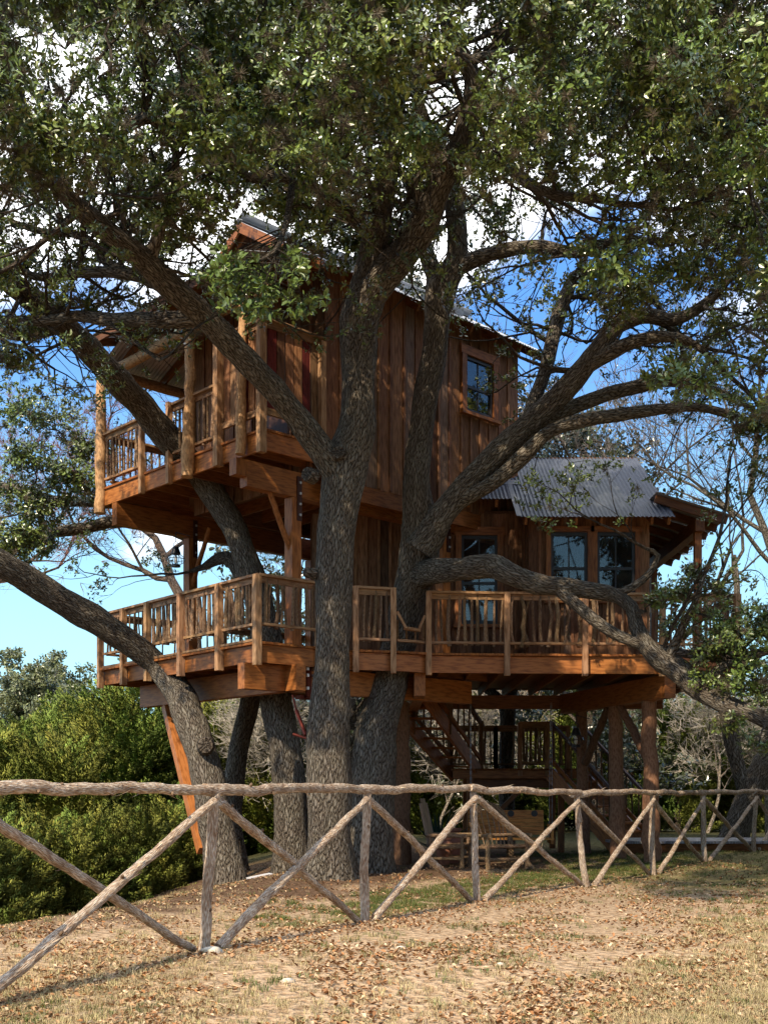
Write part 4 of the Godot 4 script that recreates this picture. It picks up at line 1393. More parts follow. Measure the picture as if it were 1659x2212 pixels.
func clump(per: Array, at: Vector3, r: float, full: float) -> void:
	var best := 1e9
	var bi := 0
	for k in limb_points.size():
		var d: float = limb_points[k][0].distance_squared_to(at)
		if d < best:
			best = d
			bi = k
	var lp: Array = limb_points[bi]
	var q: Dictionary = per[lp[2]]
	var tw: MB = q.tw
	# branch to the clump, with a sag and a kink
	var a: Vector3 = lp[0]
	var L := sqrt(best)
	if L > 0.25:
		var n := 4
		var pts := [a]
		var rad := [minf(float(lp[1]) * 0.55, 0.02 + 0.012 * L)]
		for k in range(1, n + 1):
			var t := float(k) / n
			pts.append(a.lerp(at, t) + Vector3(R(-1, 1), R(-0.8, 0.8), R(-1, 1)) * L * 0.11 * (1.0 if k < n else 0.2))
			rad.append(lerpf(rad[0], 0.007, t))
		var sp := smooth_path(pts, rad, 0.16)
		tube(tw, sp[0], sp[1], 6, BARK * R(0.8, 1.2), 0.3)
		if L < 2.6 and limb_points.size() < 3000:
			limb_points.append([sp[0][sp[0].size() / 2], 0.03, lp[2]])
	var dirs := []
	for k in int(4 + r * 6):
		var d := Vector3(R(-1, 1), R(-0.55, 0.9), R(-1, 1)).normalized()
		var e := at + d * r * R(0.6, 1.1)
		tube(tw, [at, at.lerp(e, 0.5) + Vector3(R(-1, 1), R(-1, 1), R(-1, 1)) * r * 0.12, e], [0.009, 0.006, 0.003], 4, BARK * 0.8, 0.3)
	var cnt := int(r * r * 370.0 * full)
	var big := R(0.8, 1.35)
	var tint := R(0.75, 1.35)
	var warm := R(-0.08, 0.12)
	for k in cnt:
		var d := Vector3(R(-1, 1), R(-1, 1), R(-1, 1)).normalized()
		var rr := r * pow(rng.randf(), 0.42)
		var p := at + Vector3(d.x * 1.15, d.y * 0.75, d.z * 1.15) * rr
		var y := (d * 0.8 + Vector3(0, 0.55, 0.25) + Vector3(R(-1, 1), R(-1, 1), R(-1, 1)) * 0.5)
		q.xf.append(Transform3D(ybasis(y, big * R(0.75, 1.2)), p))
		var g := tint * R(0.8, 1.2)
		q.col.append(Color(g * (1.0 + warm), g, g * 0.95))
	var mossy := 0.4 + 0.5 * lumpn.get_noise_3d(at.x * 0.35, at.y * 0.35, at.z * 0.2) + (0.3 if at.x > 3.6 or at.x < -3.2 else 0.0)
	for k in int(maxf(0.0, mossy) * 20.0 * r / 0.4):
		var d := Vector3(R(-1, 1), R(-1, 0.5), R(-1, 1)) * r * 0.9
		q.moss.append(Transform3D(rbasis() * R(0.5, 1.1), at + d))
		var g := R(0.6, 1.25)
		q.mcol.append(Color(g, g, g))

# the bough that hangs in front of the porch gable, its leaves one by one
func bough() -> void:
	var t: Node3D = trees[0]
	var mb := MB.new()
	var d0 := 11.6
	var stem := [P(640, 340, 13.6), P(628, 420, 12.8), P(615, 490, 12.1), P(590, 545, d0), P(520, 575, d0 - 0.1), P(450, 580, d0 - 0.1)]
	var sp := smooth_path(stem, [0.05, 0.04, 0.03, 0.022, 0.014, 0.008], 0.12)
	tube(mb, sp[0], sp[1], 8, BARK, 0.3, 0.15, lumpn)
	var tips := []
	for k in 34:
		var e := P(R(420, 690), R(545, 668), d0 + R(-0.45, 0.35))
		var s: Vector3 = sp[0][mini(sp[0].size() - 1, int(sp[0].size() * R(0.6, 0.98)))]
		tube(mb, [s, s.lerp(e, 0.5) + Vector3(R(-1, 1), R(0, 1), R(-1, 1)) * 0.05, e], [0.008, 0.006, 0.003], 5, BARK * 0.8, 0.3)
		tips.append([e, (e - s).normalized()])
	var bo := part(mb, "leafy_bough", M.bark, t)
	var variants := []
	for k in 8:
		var lm := MB.new()
		var g := R(0.8, 1.3)
		leaf_shape(lm, Vector3.ZERO, Vector3.UP, Vector3.BACK, 0.085 * R(0.85, 1.1), 0.04, Color(0.085 * g, 0.125 * g, 0.032 * g) if k < 7 else Color(0.4, 0.19, 0.05))
		variants.append(lm.mesh(Vector3.ZERO))
	for k in 298:
		var tp: Array = tips[k % tips.size()]
		var d: Vector3 = (tp[1] * 0.5 + Vector3(R(-1, 1), R(-0.7, 0.9), R(-0.6, 1))).normalized()
		var o := MeshInstance3D.new()
		o.name = "leaf"
		o.mesh = variants[7 if k in [40, 190] else k % 7]
		o.material_override = M.leaf
		bo.add_child(o, true)
		var s := R(0.8, 1.25)
		var z := (Vector3(R(-0.7, 0.7), R(0.2, 1), R(0.2, 1))).normalized()
		var x := d.cross(z).normalized()
		o.transform = Transform3D(Basis(x * s, d * s, x.cross(d) * s), tp[0] + Vector3(R(-1, 1), R(-1, 1), R(-1, 1)) * 0.055 - bo.global_position)
	# the rest of the bough's foliage, deeper in
	var xf := []
	var cols := []
	var cl := leaf_cluster(9, 0.085, 0.05)
	for k in 130:
		var tp: Array = tips[k % tips.size()]
		xf.append(Transform3D(ybasis(Vector3(R(-1, 1), R(-0.3, 1), R(-0.4, 1)), R(0.8, 1.2)), tp[0] + Vector3(R(-0.14, 0.14), R(-0.12, 0.14), R(-0.3, 0.05)) - t.position))
		var g := R(0.9, 1.35)
		cols.append(Color(g, g * 1.02, g))
	multi("bough_leaves", cl, M.leaf, xf, cols, t)

# ---------------------------------------------------------------- background trees
func grow(mb: MB, p: Vector3, d: Vector3, L: float, r: float, depth: int, col: Color, tips: Array, spread := 0.55, kids := 3, rise := 0.12) -> void:
	var pts := [p]
	var rad := [r]
	var q := p
	var dd := d
	var n := 4
	for k in n:
		dd = (dd + Vector3(R(-1, 1), R(-1, 1) + rise, R(-1, 1)) * 0.22).normalized()
		q += dd * L / n
		pts.append(q)
		rad.append(r * lerpf(1.0, 0.62, float(k + 1) / n))
	tube(mb, pts, rad, 8 if r > 0.08 else (5 if r > 0.025 else 3), col, 0.35)
	if depth == 0:
		tips.append([q, dd])
		return
	for k in kids:
		var s: Vector3 = pts[n] if k == 0 else pts[1 + rng.randi() % n]
		var nd := (dd + Vector3(R(-1, 1), R(-0.7, 1), R(-1, 1)) * (spread if k == 0 else spread * 1.9)).normalized()
		grow(mb, s, nd, L * R(0.6, 0.82), r * (0.62 if k == 0 else R(0.38, 0.55)), depth - 1, col, tips, spread, kids, rise)

func bare_tree(called: String, label: String, at: Vector3, dir: Vector3, L: float, r: float, depth: int, col: Color, twig: Color, leafy := 0.0, lcol := Color.BLACK, kids := 3, spread := 0.55, stem := 0.0, fine := 4) -> Node3D:
	var t := thing(called, label, "tree", at)
	var mb := MB.new()
	var tips := []
	var from := at
	if stem > 0.0:
		from = at + Vector3.UP * stem
		tube(mb, [at, at.lerp(from, 0.5) + Vector3(R(-1, 1), 0, R(-1, 1)) * stem * 0.03, from], [r * 1.6, r * 1.2, r], 8, col, 0.35)
	grow(mb, from, dir.normalized(), L, r, depth, col, tips, spread, kids)
	part(mb, "trunk", M.bark, t)
	var tw := MB.new()
	for tp in tips:
		for k in fine:
			var e: Vector3 = tp[0] + (tp[1] + Vector3(R(-1, 1), R(-0.7, 1), R(-1, 1)) * 0.8).normalized() * R(0.25, 0.6)
			tube(tw, [tp[0], (tp[0] as Vector3).lerp(e, 0.5) + Vector3(R(-1, 1), R(-1, 1), R(-1, 1)) * 0.05, e], [0.007, 0.005, 0.003], 3, twig, 0.3)
	part(tw, "twigs", M.plain, t).set_meta("kind", "stuff")
	if leafy > 0.0:
		var xf := []
		var cols := []
		for tp in tips:
			for k in int(leafy):
				xf.append(Transform3D(ybasis(Vector3(R(-1, 1), R(-0.5, 1), R(-1, 1)), R(1.1, 2.0)), tp[0] - at + Vector3(R(-1, 1), R(-1, 1), R(-1, 1)) * 0.38))
				var g := R(0.6, 1.4)
				cols.append(Color(lcol.r * g, lcol.g * g, lcol.b * g))
		multi("crown", white_cluster(), M.leaf, xf, cols, t)
	return t

var _wc: ArrayMesh
func white_cluster() -> ArrayMesh:      # leaves that take their colour from each copy
	if _wc == null:
		var mb := MB.new()
		for k in 11:
			var az := TAU * k * 0.381
			var el := R(-0.4, 1.2)
			var dir := Vector3(cos(az) * cos(el), sin(el), sin(az) * cos(el))
			var l := 0.085 * R(0.7, 1.2)
			leaf_shape(mb, dir * 0.03 + Vector3(R(-1, 1), R(-1, 1), R(-1, 1)) * 0.05, dir, (Vector3.UP + Vector3(R(-0.6, 0.6), 0.1, R(-0.6, 0.6))).normalized(), l, l * 0.5, grey(R(0.75, 1.25)))
		_wc = mb.mesh(Vector3.ZERO)
	return _wc

func spray_mesh() -> ArrayMesh:      # a plume of juniper foliage, growing along +y
	var mb := MB.new()
	for k in 105:
		var h := R(0.0, 1.0)
		var w := 0.12 * (1.05 - h)
		var az := R(0, TAU)
		var o := Vector3(cos(az) * w, h * 0.5, sin(az) * w) * Vector3(1, 1, 1)
		var d := Vector3(cos(az) * 0.7, R(0.5, 1.2), sin(az) * 0.7).normalized()
		var s := d.cross(Vector3(R(-1, 1), R(-1, 1), R(-1, 1))).normalized() * 0.0085
		var l := R(0.045, 0.10)
		var g := R(0.6, 1.35)
		var c := Color(g, g, g)
		var nn := (Vector3(cos(az), 0.6, sin(az))).normalized()
		var a := mb.vert(o - s, nn, Vector2.ZERO, c)
		mb.vert(o + s, nn, Vector2.ZERO, c)
		mb.vert(o + d * l * 0.6 + s * 1.3, nn, Vector2.ZERO, c)
		mb.vert(o + d * l, nn, Vector2.ZERO, c)
		mb.vert(o + d * l * 0.6 - s * 1.3, nn, Vector2.ZERO, c)
		mb.tri(a, a + 1, a + 2); mb.tri(a, a + 2, a + 4); mb.tri(a + 4, a + 2, a + 3)
	return mb.mesh(Vector3.ZERO)

var _spray: ArrayMesh
func cedar(H: float, Rad: float, n: int, tone: Color, label: String, group: String) -> Node3D:
	if _spray == null:
		_spray = spray_mesh()
	var t := thing("cedar_tree", label, "tree", Vector3.ZERO, group)
	var mb := MB.new()
	var lean := Vector3(R(-0.3, 0.3), 0, R(-0.3, 0.3))
	for k in 3:
		tube(mb, [Vector3(0.05 * k, 0, 0), Vector3(R(-0.3, 0.3), H * 0.4, R(-0.3, 0.3)), Vector3(R(-0.5, 0.5), H * 0.88, R(-0.5, 0.5))], [0.12, 0.07, 0.02], 6, Color(0.17, 0.14, 0.11), 0.3)
	var xf := []
	var cols := []
	# boughs: each a drift of plumes round its own centre
	var nb := maxi(8, n / 26)
	for b in nb:
		var u := pow(rng.randf(), 0.8)
		var az := R(0, TAU)
		var prof := Rad * (0.35 + 0.65 * pow(sin(PI * clampf(0.12 + u * 0.85, 0, 1)), 0.7)) * (1.0 - 0.55 * u)
		var c := Vector3(cos(az), 0, sin(az)) * prof * R(0.45, 1.0) + Vector3(0, H * (0.04 + 0.9 * u), 0)
		tube(mb, [Vector3(0, maxf(0.1, c.y - 0.5), 0), c], [0.035, 0.012], 4, Color(0.15, 0.12, 0.1), 0.3)
		var tint := R(0.62, 1.3)
		var yel := R(0.85, 1.3)
		for k in n / nb:
			var o := Vector3(R(-1, 1), R(-0.8, 0.9), R(-1, 1)).normalized() * pow(rng.randf(), 0.28) * Rad * 0.42
			var dir := (Vector3(c.x, 0, c.z).normalized() * 0.7 + o.normalized() * 0.6 + Vector3(R(-0.4, 0.4), 0.75, R(-0.4, 0.4)))
			xf.append(Transform3D(ybasis(dir, R(0.75, 1.35)), c + o))
			var g := tint * R(0.75, 1.25)
			cols.append(Color(tone.r * g * yel, tone.g * g, tone.b * g))
	part(mb, "trunk", M.bark, t)
	multi("crown", _spray, M.needle, xf, cols, t)
	return t

func place(src: Node3D, used: bool, at: Vector3, s: float, turn: float, label := "", group := "") -> void:
	var o: Node3D = src
	if used:
		o = src.duplicate()
		o.name = "cedar_tree"
		add_child(o, true)
	o.transform = Transform3D(Basis(Vector3.UP, turn) * s, at)
	if label != "":
		o.set_meta("label", label)
	if group != "":
		o.set_meta("group", group)

func background() -> void:
	var near_l := "bushy olive green cedar on the slope left of the treehouse"
	var grp := "cedars on the slope to the left"
	var kinds := [cedar(5.2, 1.9, 1500, Color(0.215, 0.285, 0.056), near_l, grp), cedar(6.2, 1.7, 1500, Color(0.19, 0.265, 0.054), near_l, grp), cedar(4.2, 2.0, 1300, Color(0.2, 0.25, 0.048), near_l, grp)]
	var used := [false, false, false]
	var spots := [[-60, 27.5], [40, 28.5], [130, 28], [215, 29.5], [300, 30], [375, 31], [455, 33], [530, 34], [610, 33], [-150, 27], [85, 33], [260, 34.5], [-10, 36], [180, 38], [345, 38], [500, 39]]
	for k in spots.size():
		var x: float = (spots[k][0] - 829.0) / FOCAL * spots[k][1]
		var d: float = spots[k][1]
		var s := R(0.72, 0.95) * (1.0 if k < 10 else 1.2)
		place(kinds[k % 3], used[k % 3], Vector3(x, gh(x, d) - 0.25, -d), s, R(0, TAU))
		used[k % 3] = true
	var ordinal := ["leftmost", "second from the left", "third from the left", "fourth from the left", "fifth from the left", "sixth from the left", "seventh from the left", "eighth from the left", "ninth from the left", "rightmost"]
	var rows := [[9, 0, 1, 2, 3, 4, 5, 6, 7], [12, 10, 13, 11, 14, 15]]
	var cedars := get_children().filter(func(c): return c.get_meta("group", "") == grp)
	cedars.sort_custom(func(p, q): return p.position.x / -p.position.z < q.position.x / -q.position.z)
	var front := cedars.filter(func(c): return c.position.z > -32.5)
	var back := cedars.filter(func(c): return c.position.z <= -32.5)
	for k in front.size():
		front[k].set_meta("label", "bushy olive cedar, %s in the front row on the left slope" % ordinal[mini(k, 8) if k < front.size() - 1 else 9])
	for k in back.size():
		back[k].set_meta("label", "taller yellow green cedar, %s in the back row on the left slope" % ordinal[mini(k, 8) if k < back.size() - 1 else 9])
	# lower dark bushes along the foot of the slope
	for q in [[-20, 16.5], [90, 18.0], [190, 20.0], [280, 22.3], [360, 24], [-110, 15.5], [30, 21], [140, 23.5], [420, 26]]:
		var x: float = (q[0] - 829.0) / FOCAL * q[1]
		place(kinds[2], true, Vector3(x, gh(x, q[1]) - 0.9, -q[1]), 0.55, R(0, TAU), "low dark cedar bush, %s" % ["under the nearest fence rail at the left edge", "left of the first crossed braces", "above the crossing of the first braces", "right of the first crossed braces", "just left of the orange strut", "at the very left edge of the bank", "behind the leftmost bush by the rail", "behind the brace crossing", "behind the orange strut"][[-20, 90, 190, 280, 360, -110, 30, 140, 420].find(q[0])], "low bushes along the left bank")
	for q in [[70, 47, 1.15], [150, 50, 1.25], [225, 46, 1.05], [-20, 48, 0.95]]:
		var x: float = (q[0] - 829.0) / FOCAL * q[1]
		var hill := bare_tree("oak_tree", ["grey green oak on the skyline at far left", "tallest grey green oak on the skyline left of the treehouse", "grey green oak on the skyline beside the lower deck", "low grey green oak at the left edge of the skyline"][[70, 150, 225, -20].find(q[0])], Vector3(x, gh(x, q[1]) - 0.3, -q[1]), Vector3(0, 1, 0), 1.6 * q[2], 0.2, 4, BARK, BARK, 28.0, Color(0.16, 0.18, 0.08), 3, 0.75, 3.0 * q[2])
	# a second belt, farther off, all round the clearing
	var far_l := "green cedar in the far belt of trees behind the clearing"
	var fg := "far belt of cedars"
	for k in 34:
		var ang := lerpf(-0.62, 0.62, (k + R(0.1, 0.9)) / 34.0)
		var d := R(36.0, 58.0)
		var x := tan(ang) * d
		var s := R(0.8, 1.12)
		place(kinds[k % 3], true, Vector3(x, gh(x, d) - 0.3, -d), s, R(0, TAU), far_l, fg)
	# cedars on the right, behind the stairs
	for q in [[890, 37, 0.8], [985, 39, 0.75], [1080, 40, 0.85], [1180, 41, 0.8], [1300, 39, 0.85], [1395, 37, 0.62], [1465, 35, 0.7], [1530, 38, 0.75], [1630, 36, 0.7], [1720, 35, 0.8]]:
		var x: float = (q[0] - 829.0) / FOCAL * q[1]
		place(kinds[rng.randi() % 3], true, Vector3(x, gh(x, q[1]) - 0.2, -q[1]), q[2], R(0, TAU), "cedar bush, %s of those behind the stairs and log posts" % ordinal[[890, 985, 1080, 1180, 1300, 1395, 1465, 1530, 1630, 1720].find(q[0])], "cedars behind the stairs")
	for q in [[14.0, 16.0], [17.5, 21.0], [20.0, 17.0], [15.0, 25.0]]:
		place(kinds[rng.randi() % 3], true, Vector3(q[0], 0.2, -q[1]), R(2.2, 2.6), R(0, TAU), "tall green cedar to the right of the clearing, out of the picture", "tall cedars to the right of the clearing")
	# trees on the near side of the clearing, which the window panes mirror
	for k in 13:
		var ang := lerpf(-1.0, 1.0, (k + 0.5) / 13.0)
		var d := R(15.0, 20.0)
		place(kinds[k % 3], true, Vector3(sin(ang) * d * 1.2, -0.3, cos(ang) * d), R(1.3, 1.7), R(0, TAU), "green cedar on the near side of the clearing, out of the picture", "cedars on the near side of the clearing")
	# grey oaks behind the house, seen under and beside it
	var greyb := Color(0.16, 0.15, 0.135)
	var og := Color(0.045, 0.058, 0.026)
	var sl := thing("oak_tree", "dark slim oak trunk standing behind the swing bench", "tree", Vector3(2.66, gh(2.66, 24.6), -24.6))
	limb(sl, "trunk", [[1094, 1850, 24.6, 20], [1094, 1760, 24.6, 17], [1094, 1650, 24.6, 16], [1097, 1540, 24.7, 18], [1102, 1470, 25.3, 17], [1110, 1380, 26.0, 12]], 12, false, 0.7)
	limb(sl, "limb", [[1096, 1545, 24.7, 12], [1072, 1505, 24.9, 11], [1040, 1480, 25.2, 9], [1000, 1440, 25.8, 6]], 10, false, 0.8)
	var gl := thing("oak_tree", "grey forked oak leaning right behind the fence at the far right", "tree", Vector3(7.3, gh(7.3, 24), -24))
	limb(gl, "trunk", [[1572, 1875, 24, 44], [1582, 1820, 24, 34], [1602, 1750, 24, 28], [1628, 1690, 24, 26], [1665, 1620, 24, 24], [1730, 1530, 23.8, 18], [1830, 1430, 23.6, 10]], 14, false, 1.0)
	limb(gl, "limb", [[1612, 1725, 24, 20], [1594, 1660, 24, 17], [1574, 1570, 24, 16], [1562, 1490, 24.1, 14], [1570, 1400, 24.3, 11], [1590, 1300, 24.6, 8], [1585, 1200, 25, 4]], 12, false, 1.1)
	bare_tree("oak_tree", "oak crown seen beyond the upper cabin roof on the right", Vector3(6.4, gh(6.4, 34), -34), Vector3(-0.1, 1, 0), 5.2, 0.26, 6, BARK, BARK, 4.0, og, 3, 0.55)
	bare_tree("oak_tree", "oak crown behind the upper cabin seen left of its roof", Vector3(-1.5, gh(-1.5, 35), -35), Vector3(0.05, 1, 0), 5.8, 0.26, 6, BARK, BARK, 3.0, og, 3, 0.55)
	bare_tree("bare_tree", "leafless grey tree with mossy limbs right of the side porch", Vector3(9.3, gh(9.3, 27), -27), Vector3(-0.12, 1, 0), 4.6, 0.24, 6, Color(0.21, 0.19, 0.16), Color(0.2, 0.17, 0.14), 0.0, Color.BLACK, 3, 0.5)
	bare_tree("bare_tree", "leafless tree with crooked limbs above the bay roof", Vector3(6.6, gh(6.6, 32), -32), Vector3(0.1, 1, 0), 4.8, 0.22, 6, Color(0.2, 0.18, 0.15), Color(0.2, 0.16, 0.13), 0.0, Color.BLACK, 3, 0.5)
	bare_tree("bare_tree", "bare reddish tree far behind the upper porch on the left", Vector3(-6.0, gh(-6.0, 36) - 0.5, -36), Vector3(-0.5, 1, 0), 3.6, 0.18, 6, Color(0.2, 0.15, 0.12), Color(0.24, 0.105, 0.075), 0.0, Color.BLACK, 3, 0.55, 8.0, 8)
	bare_tree("bare_tree", "smaller bare tree with rusty twigs at the left edge", Vector3(-14.6, gh(-15, 34) - 0.5, -34), Vector3(0.16, 1, 0), 3.6, 0.18, 6, Color(0.2, 0.15, 0.12), Color(0.24, 0.12, 0.085), 0.0, Color.BLACK, 3, 0.55, 7.0, 6)
	bare_tree("autumn_oak", "oak in rusty orange autumn leaf behind the stair landing", Vector3(5.6, gh(5.6, 38), -38), Vector3(0, 1, 0), 2.5, 0.2, 5, BARK, BARK, 7.0, Color(0.24, 0.1, 0.035), 3, 0.6)
	bare_tree("autumn_oak", "smaller oak with tan autumn leaves right of the orange one", Vector3(8.4, gh(8.4, 38), -38), Vector3(0, 1, 0), 2.3, 0.2, 5, BARK, BARK, 6.0, Color(0.2, 0.13, 0.06), 3, 0.6)
	bare_tree("bare_shrub", "pale leafless thicket left of the trunks beyond the slope", Vector3(-4.9, gh(-4.9, 34) - 0.4, -34), Vector3(0.1, 1, 0), 2.3, 0.06, 5, Color(0.46, 0.41, 0.35), Color(0.5, 0.45, 0.37), 0.0, Color.BLACK, 4, 0.75)
	bare_tree("bare_shrub", "pale leafless thicket between the middle trunks", Vector3(-3.3, gh(-3.3, 33), -33), Vector3(-0.1, 1, 0), 2.2, 0.06, 5, Color(0.46, 0.41, 0.35), Color(0.5, 0.45, 0.37), 0.0, Color.BLACK, 4, 0.75)
	bare_tree("bare_shrub", "pale leafless bush behind the upper stairs", Vector3(1.6, gh(1.6, 34), -34), Vector3(0.1, 1, 0), 2.0, 0.06, 5, Color(0.46, 0.41, 0.35), Color(0.5, 0.45, 0.37), 0.0, Color.BLACK, 4, 0.8)
	bare_tree("bare_shrub", "pale leafless bush behind the right log posts", Vector3(9.4, gh(9.4, 33), -33), Vector3(0.1, 1, 0), 2.2, 0.06, 5, Color(0.46, 0.41, 0.35), Color(0.5, 0.45, 0.37), 0.0, Color.BLACK, 4, 0.8)

# ---------------------------------------------------------------- fence
func fence() -> void:
	var f := thing("cedar_fence", "rustic cedar pole fence with crossed braces across the foreground", "fence", Vector3(-1.33, gh(-1.33, 8.7), -8.7))
	var posts := [[-200, 4.6], [-2.52, 6.6], [-1.33, 8.7], [-0.185, 10.8], [1.05, 12.9], [2.62, 15.0], [4.05, 17.1], [5.43, 19.2], [6.93, 21.3], [8.4, 23.4]]
	posts[0] = [-3.65, 4.5]
	var tops := []
	var bases := []
	for k in posts.size():
		var x: float = posts[k][0]
		var d: float = posts[k][1]
		var b := Vector3(x, gh(x, d), -d)
		var lean := Vector3(R(-0.05, 0.05), 0, R(-0.03, 0.03))
		if k == 2:
			b.x -= 0.05
			lean = Vector3(0.09, 0, 0)
		if k == 5:
			b.x += 0.06
			lean = Vector3(-0.13, 0, 0)
		var t := Vector3(b.x, EYE + 0.0, b.z) + lean
		if k > 4:
			t.y -= 0.06
		bases.append(b)
		tops.append(t)
		pole(f, "post", b + Vector3.DOWN * 0.15, t + Vector3.DOWN * 0.04, R(0.039, 0.045), 0.012)
	for k in posts.size() - 1:
		var over := ((tops[k + 1] - tops[k]) as Vector3).normalized()
		pole(f, "rail", tops[k] - over * 0.12 + Vector3(0, 0.0 + R(-0.01, 0.015), 0.0), tops[k + 1] + over * 0.1 + Vector3(0, R(-0.01, 0.015), 0.0), R(0.040, 0.045), 0.016)
		var n := over.cross(Vector3.UP) * 0.06
		if n.z < 0:
			n = -n
		pole(f, "brace", bases[k] + over * 0.09 + n + Vector3.UP * 0.03, tops[k + 1] - over * 0.09 + n + Vector3.DOWN * 0.09, R(0.034, 0.039), 0.009)
		pole(f, "brace", tops[k] + over * 0.07 - n * 0.3 + Vector3.DOWN * 0.09, bases[k + 1] - over * 0.1 - n * 0.3 + Vector3.UP * 0.03, R(0.033, 0.038), 0.009)

func pole(parent: Node3D, called: String, a: Vector3, b: Vector3, r: float, wob: float) -> void:
	var mb := MB.new()
	var L := (b - a).length()
	var n := int(ceil(L / 0.045))
	var pts := []
	var rad := []
	var ph := R(0, 100)
	for k in n + 1:
		var t := float(k) / n
		pts.append(a.lerp(b, t) + Vector3(lumpn.get_noise_2d(t * L * 0.8, ph), lumpn.get_noise_2d(t * L * 0.8, ph + 50), lumpn.get_noise_2d(t * L * 0.8, ph + 90)) * wob * 2.5)
		rad.append(r * lerpf(1.08, 0.9, t) * (1.0 + 0.09 * lumpn.get_noise_2d(t * L * 5.0, ph + 20)))
	tube(mb, pts, rad, 12, Color(0.72, 0.66, 0.58), 0.12, 0.13, lumpn, Color(0.45, 0.36, 0.28))
	# loose shreds of bark
	for k in int(L * 9):
		var j := rng.randi() % (n)
		var p: Vector3 = pts[j]
		var tn := (pts[j + 1] - p).normalized() as Vector3
		var sd := tn.cross(Vector3(R(-1, 1), R(-1, 1), R(-1, 1))).normalized()
		var l := R(0.05, 0.16)
		var w := tn.cross(sd) * R(0.003, 0.008)
		var q: Vector3 = p + sd * rad[j] * 1.0
		var e := q + tn * l * (1.0 if rng.randf() < 0.5 else -1.0) + sd * l * R(0.02, 0.3) + Vector3.DOWN * R(0, 0.03)
		var c := shade(Color(0.5, 0.41, 0.32), 0.4)
		var v0 := mb.vert(q - w, sd, Vector2(0.5, 0.5), c)
		mb.vert(q + w, sd, Vector2(0.52, 0.5), c)
		mb.vert(e, sd, Vector2(0.5, 0.7), c)
		mb.tri(v0, v0 + 1, v0 + 2)
	# knots
	for k in int(L * 1.6):
		var j := 1 + rng.randi() % (n - 1)
		var sd := Vector3(R(-1, 1), R(-1, 1), R(0, 1)).normalized()
		var q: Vector3 = pts[j]
		tube(mb, [q + sd * rad[j] * 0.6, q + sd * (rad[j] + R(0.01, 0.03))], [0.017, 0.01], 6, Color(0.33, 0.25, 0.18), 0.1)
	part(mb, called, M.log_bark, parent)

# ---------------------------------------------------------------- furniture and small things
func furniture() -> void:
	chair_hoop()
	chair_plank()
	bench()
	lantern(P(380, 1208, 20.6), P(380, 1150, 20.6), "black hanging lantern with round glass left of the upper deck post")
	lantern(P(1243, 1598, 21.4), P(1243, 1545, 21.4), "black hanging lantern with round glass under the right deck beam")
	pots()
	yucca(Vector3(1.0, gh(1.0, 20.6), -20.6))
	stones()

func stick_part(parent: Node3D, called: String, a: Vector3, b: Vector3, r: float, col: Color, bend := 0.01) -> void:
	var mb := MB.new()
	stick(mb, a, b, r, bend, shade(col, 0.15), 8)
	part(mb, called, M.log_bark, parent)

func chair_hoop() -> void:
	var d := 18.6
	var base := Vector3((1075 - 829) / FOCAL * d, gh(1.9, d), -d)
	var t := thing("hoop_back_chair", "twig armchair with bent hoop back in front of the swing bench", "chair", base)
	var c := Color(0.36, 0.27, 0.18)
	var B := Basis(Vector3.UP, 0.42)
	var at := func(x: float, y: float, z: float) -> Vector3: return base + B * Vector3(x, y, z)
	var w := 0.36
	for sx in [-1.0, 1.0]:
		stick_part(t, "leg", at.call(sx * w, 0, 0.32), at.call(sx * w, 0.52, 0.3), 0.036, c)
		stick_part(t, "leg", at.call(sx * w, 0, -0.28), at.call(sx * w, 0.5, -0.26), 0.034, c)
		stick_part(t, "armrest", at.call(sx * (w + 0.02), 0.54, 0.4), at.call(sx * (w + 0.02), 0.52, -0.34), 0.03, c)
		stick_part(t, "stretcher", at.call(sx * w, 0.16, 0.3), at.call(sx * w, 0.17, -0.26), 0.026, c)
		stick_part(t, "seat_rail", at.call(sx * w, 0.35, 0.32), at.call(sx * w, 0.32, -0.28), 0.03, c)
	for q in [[0.55, 0.3, "arm_bar"], [0.36, 0.31, "seat_rail"], [0.15, 0.31, "stretcher"], [0.34, -0.27, "seat_rail"]]:
		stick_part(t, q[2], at.call(-w - 0.04, q[0], q[1]), at.call(w + 0.04, q[0], q[1]), 0.03, c)
	for k in 3:      # bent hoops, one inside the other
		var mb := MB.new()
		var pts := []
		var rad := []
		for j in 25:
			var th := PI * j / 24.0
			var rx := w - 0.01 - 0.03 * k + 0.1 * sin(th)
			pts.append(at.call(-cos(th) * rx, 0.2 + 0.86 * pow(sin(th), 0.75) - 0.03 * k, -0.12 - 0.22 * sin(th)))
			rad.append(0.016)
		tube(mb, pts, rad, 7, shade(c, 0.15), 0.1)
		part(mb, "hoop", M.log_bark, t)
	for k in 8:
		var u := (k - 3.5) / 3.5
		stick_part(t, "spindle", at.call(u * 0.26, 0.34, -0.1), at.call(u * 0.36, 0.99 - 0.25 * u * u, -0.31), 0.011, c * 1.1, 0.01)
	for k in 11:
		var u := (k - 5) / 5.0
		stick_part(t, "seat_slat", at.call(u * 0.32, 0.385, 0.33), at.call(u * 0.3, 0.33, -0.24), 0.014, c, 0.01)
	stick_part(t, "foot", at.call(w, 0.09, 0.32), at.call(w + 0.07, 0.0, 0.4), 0.04, c, 0.0)

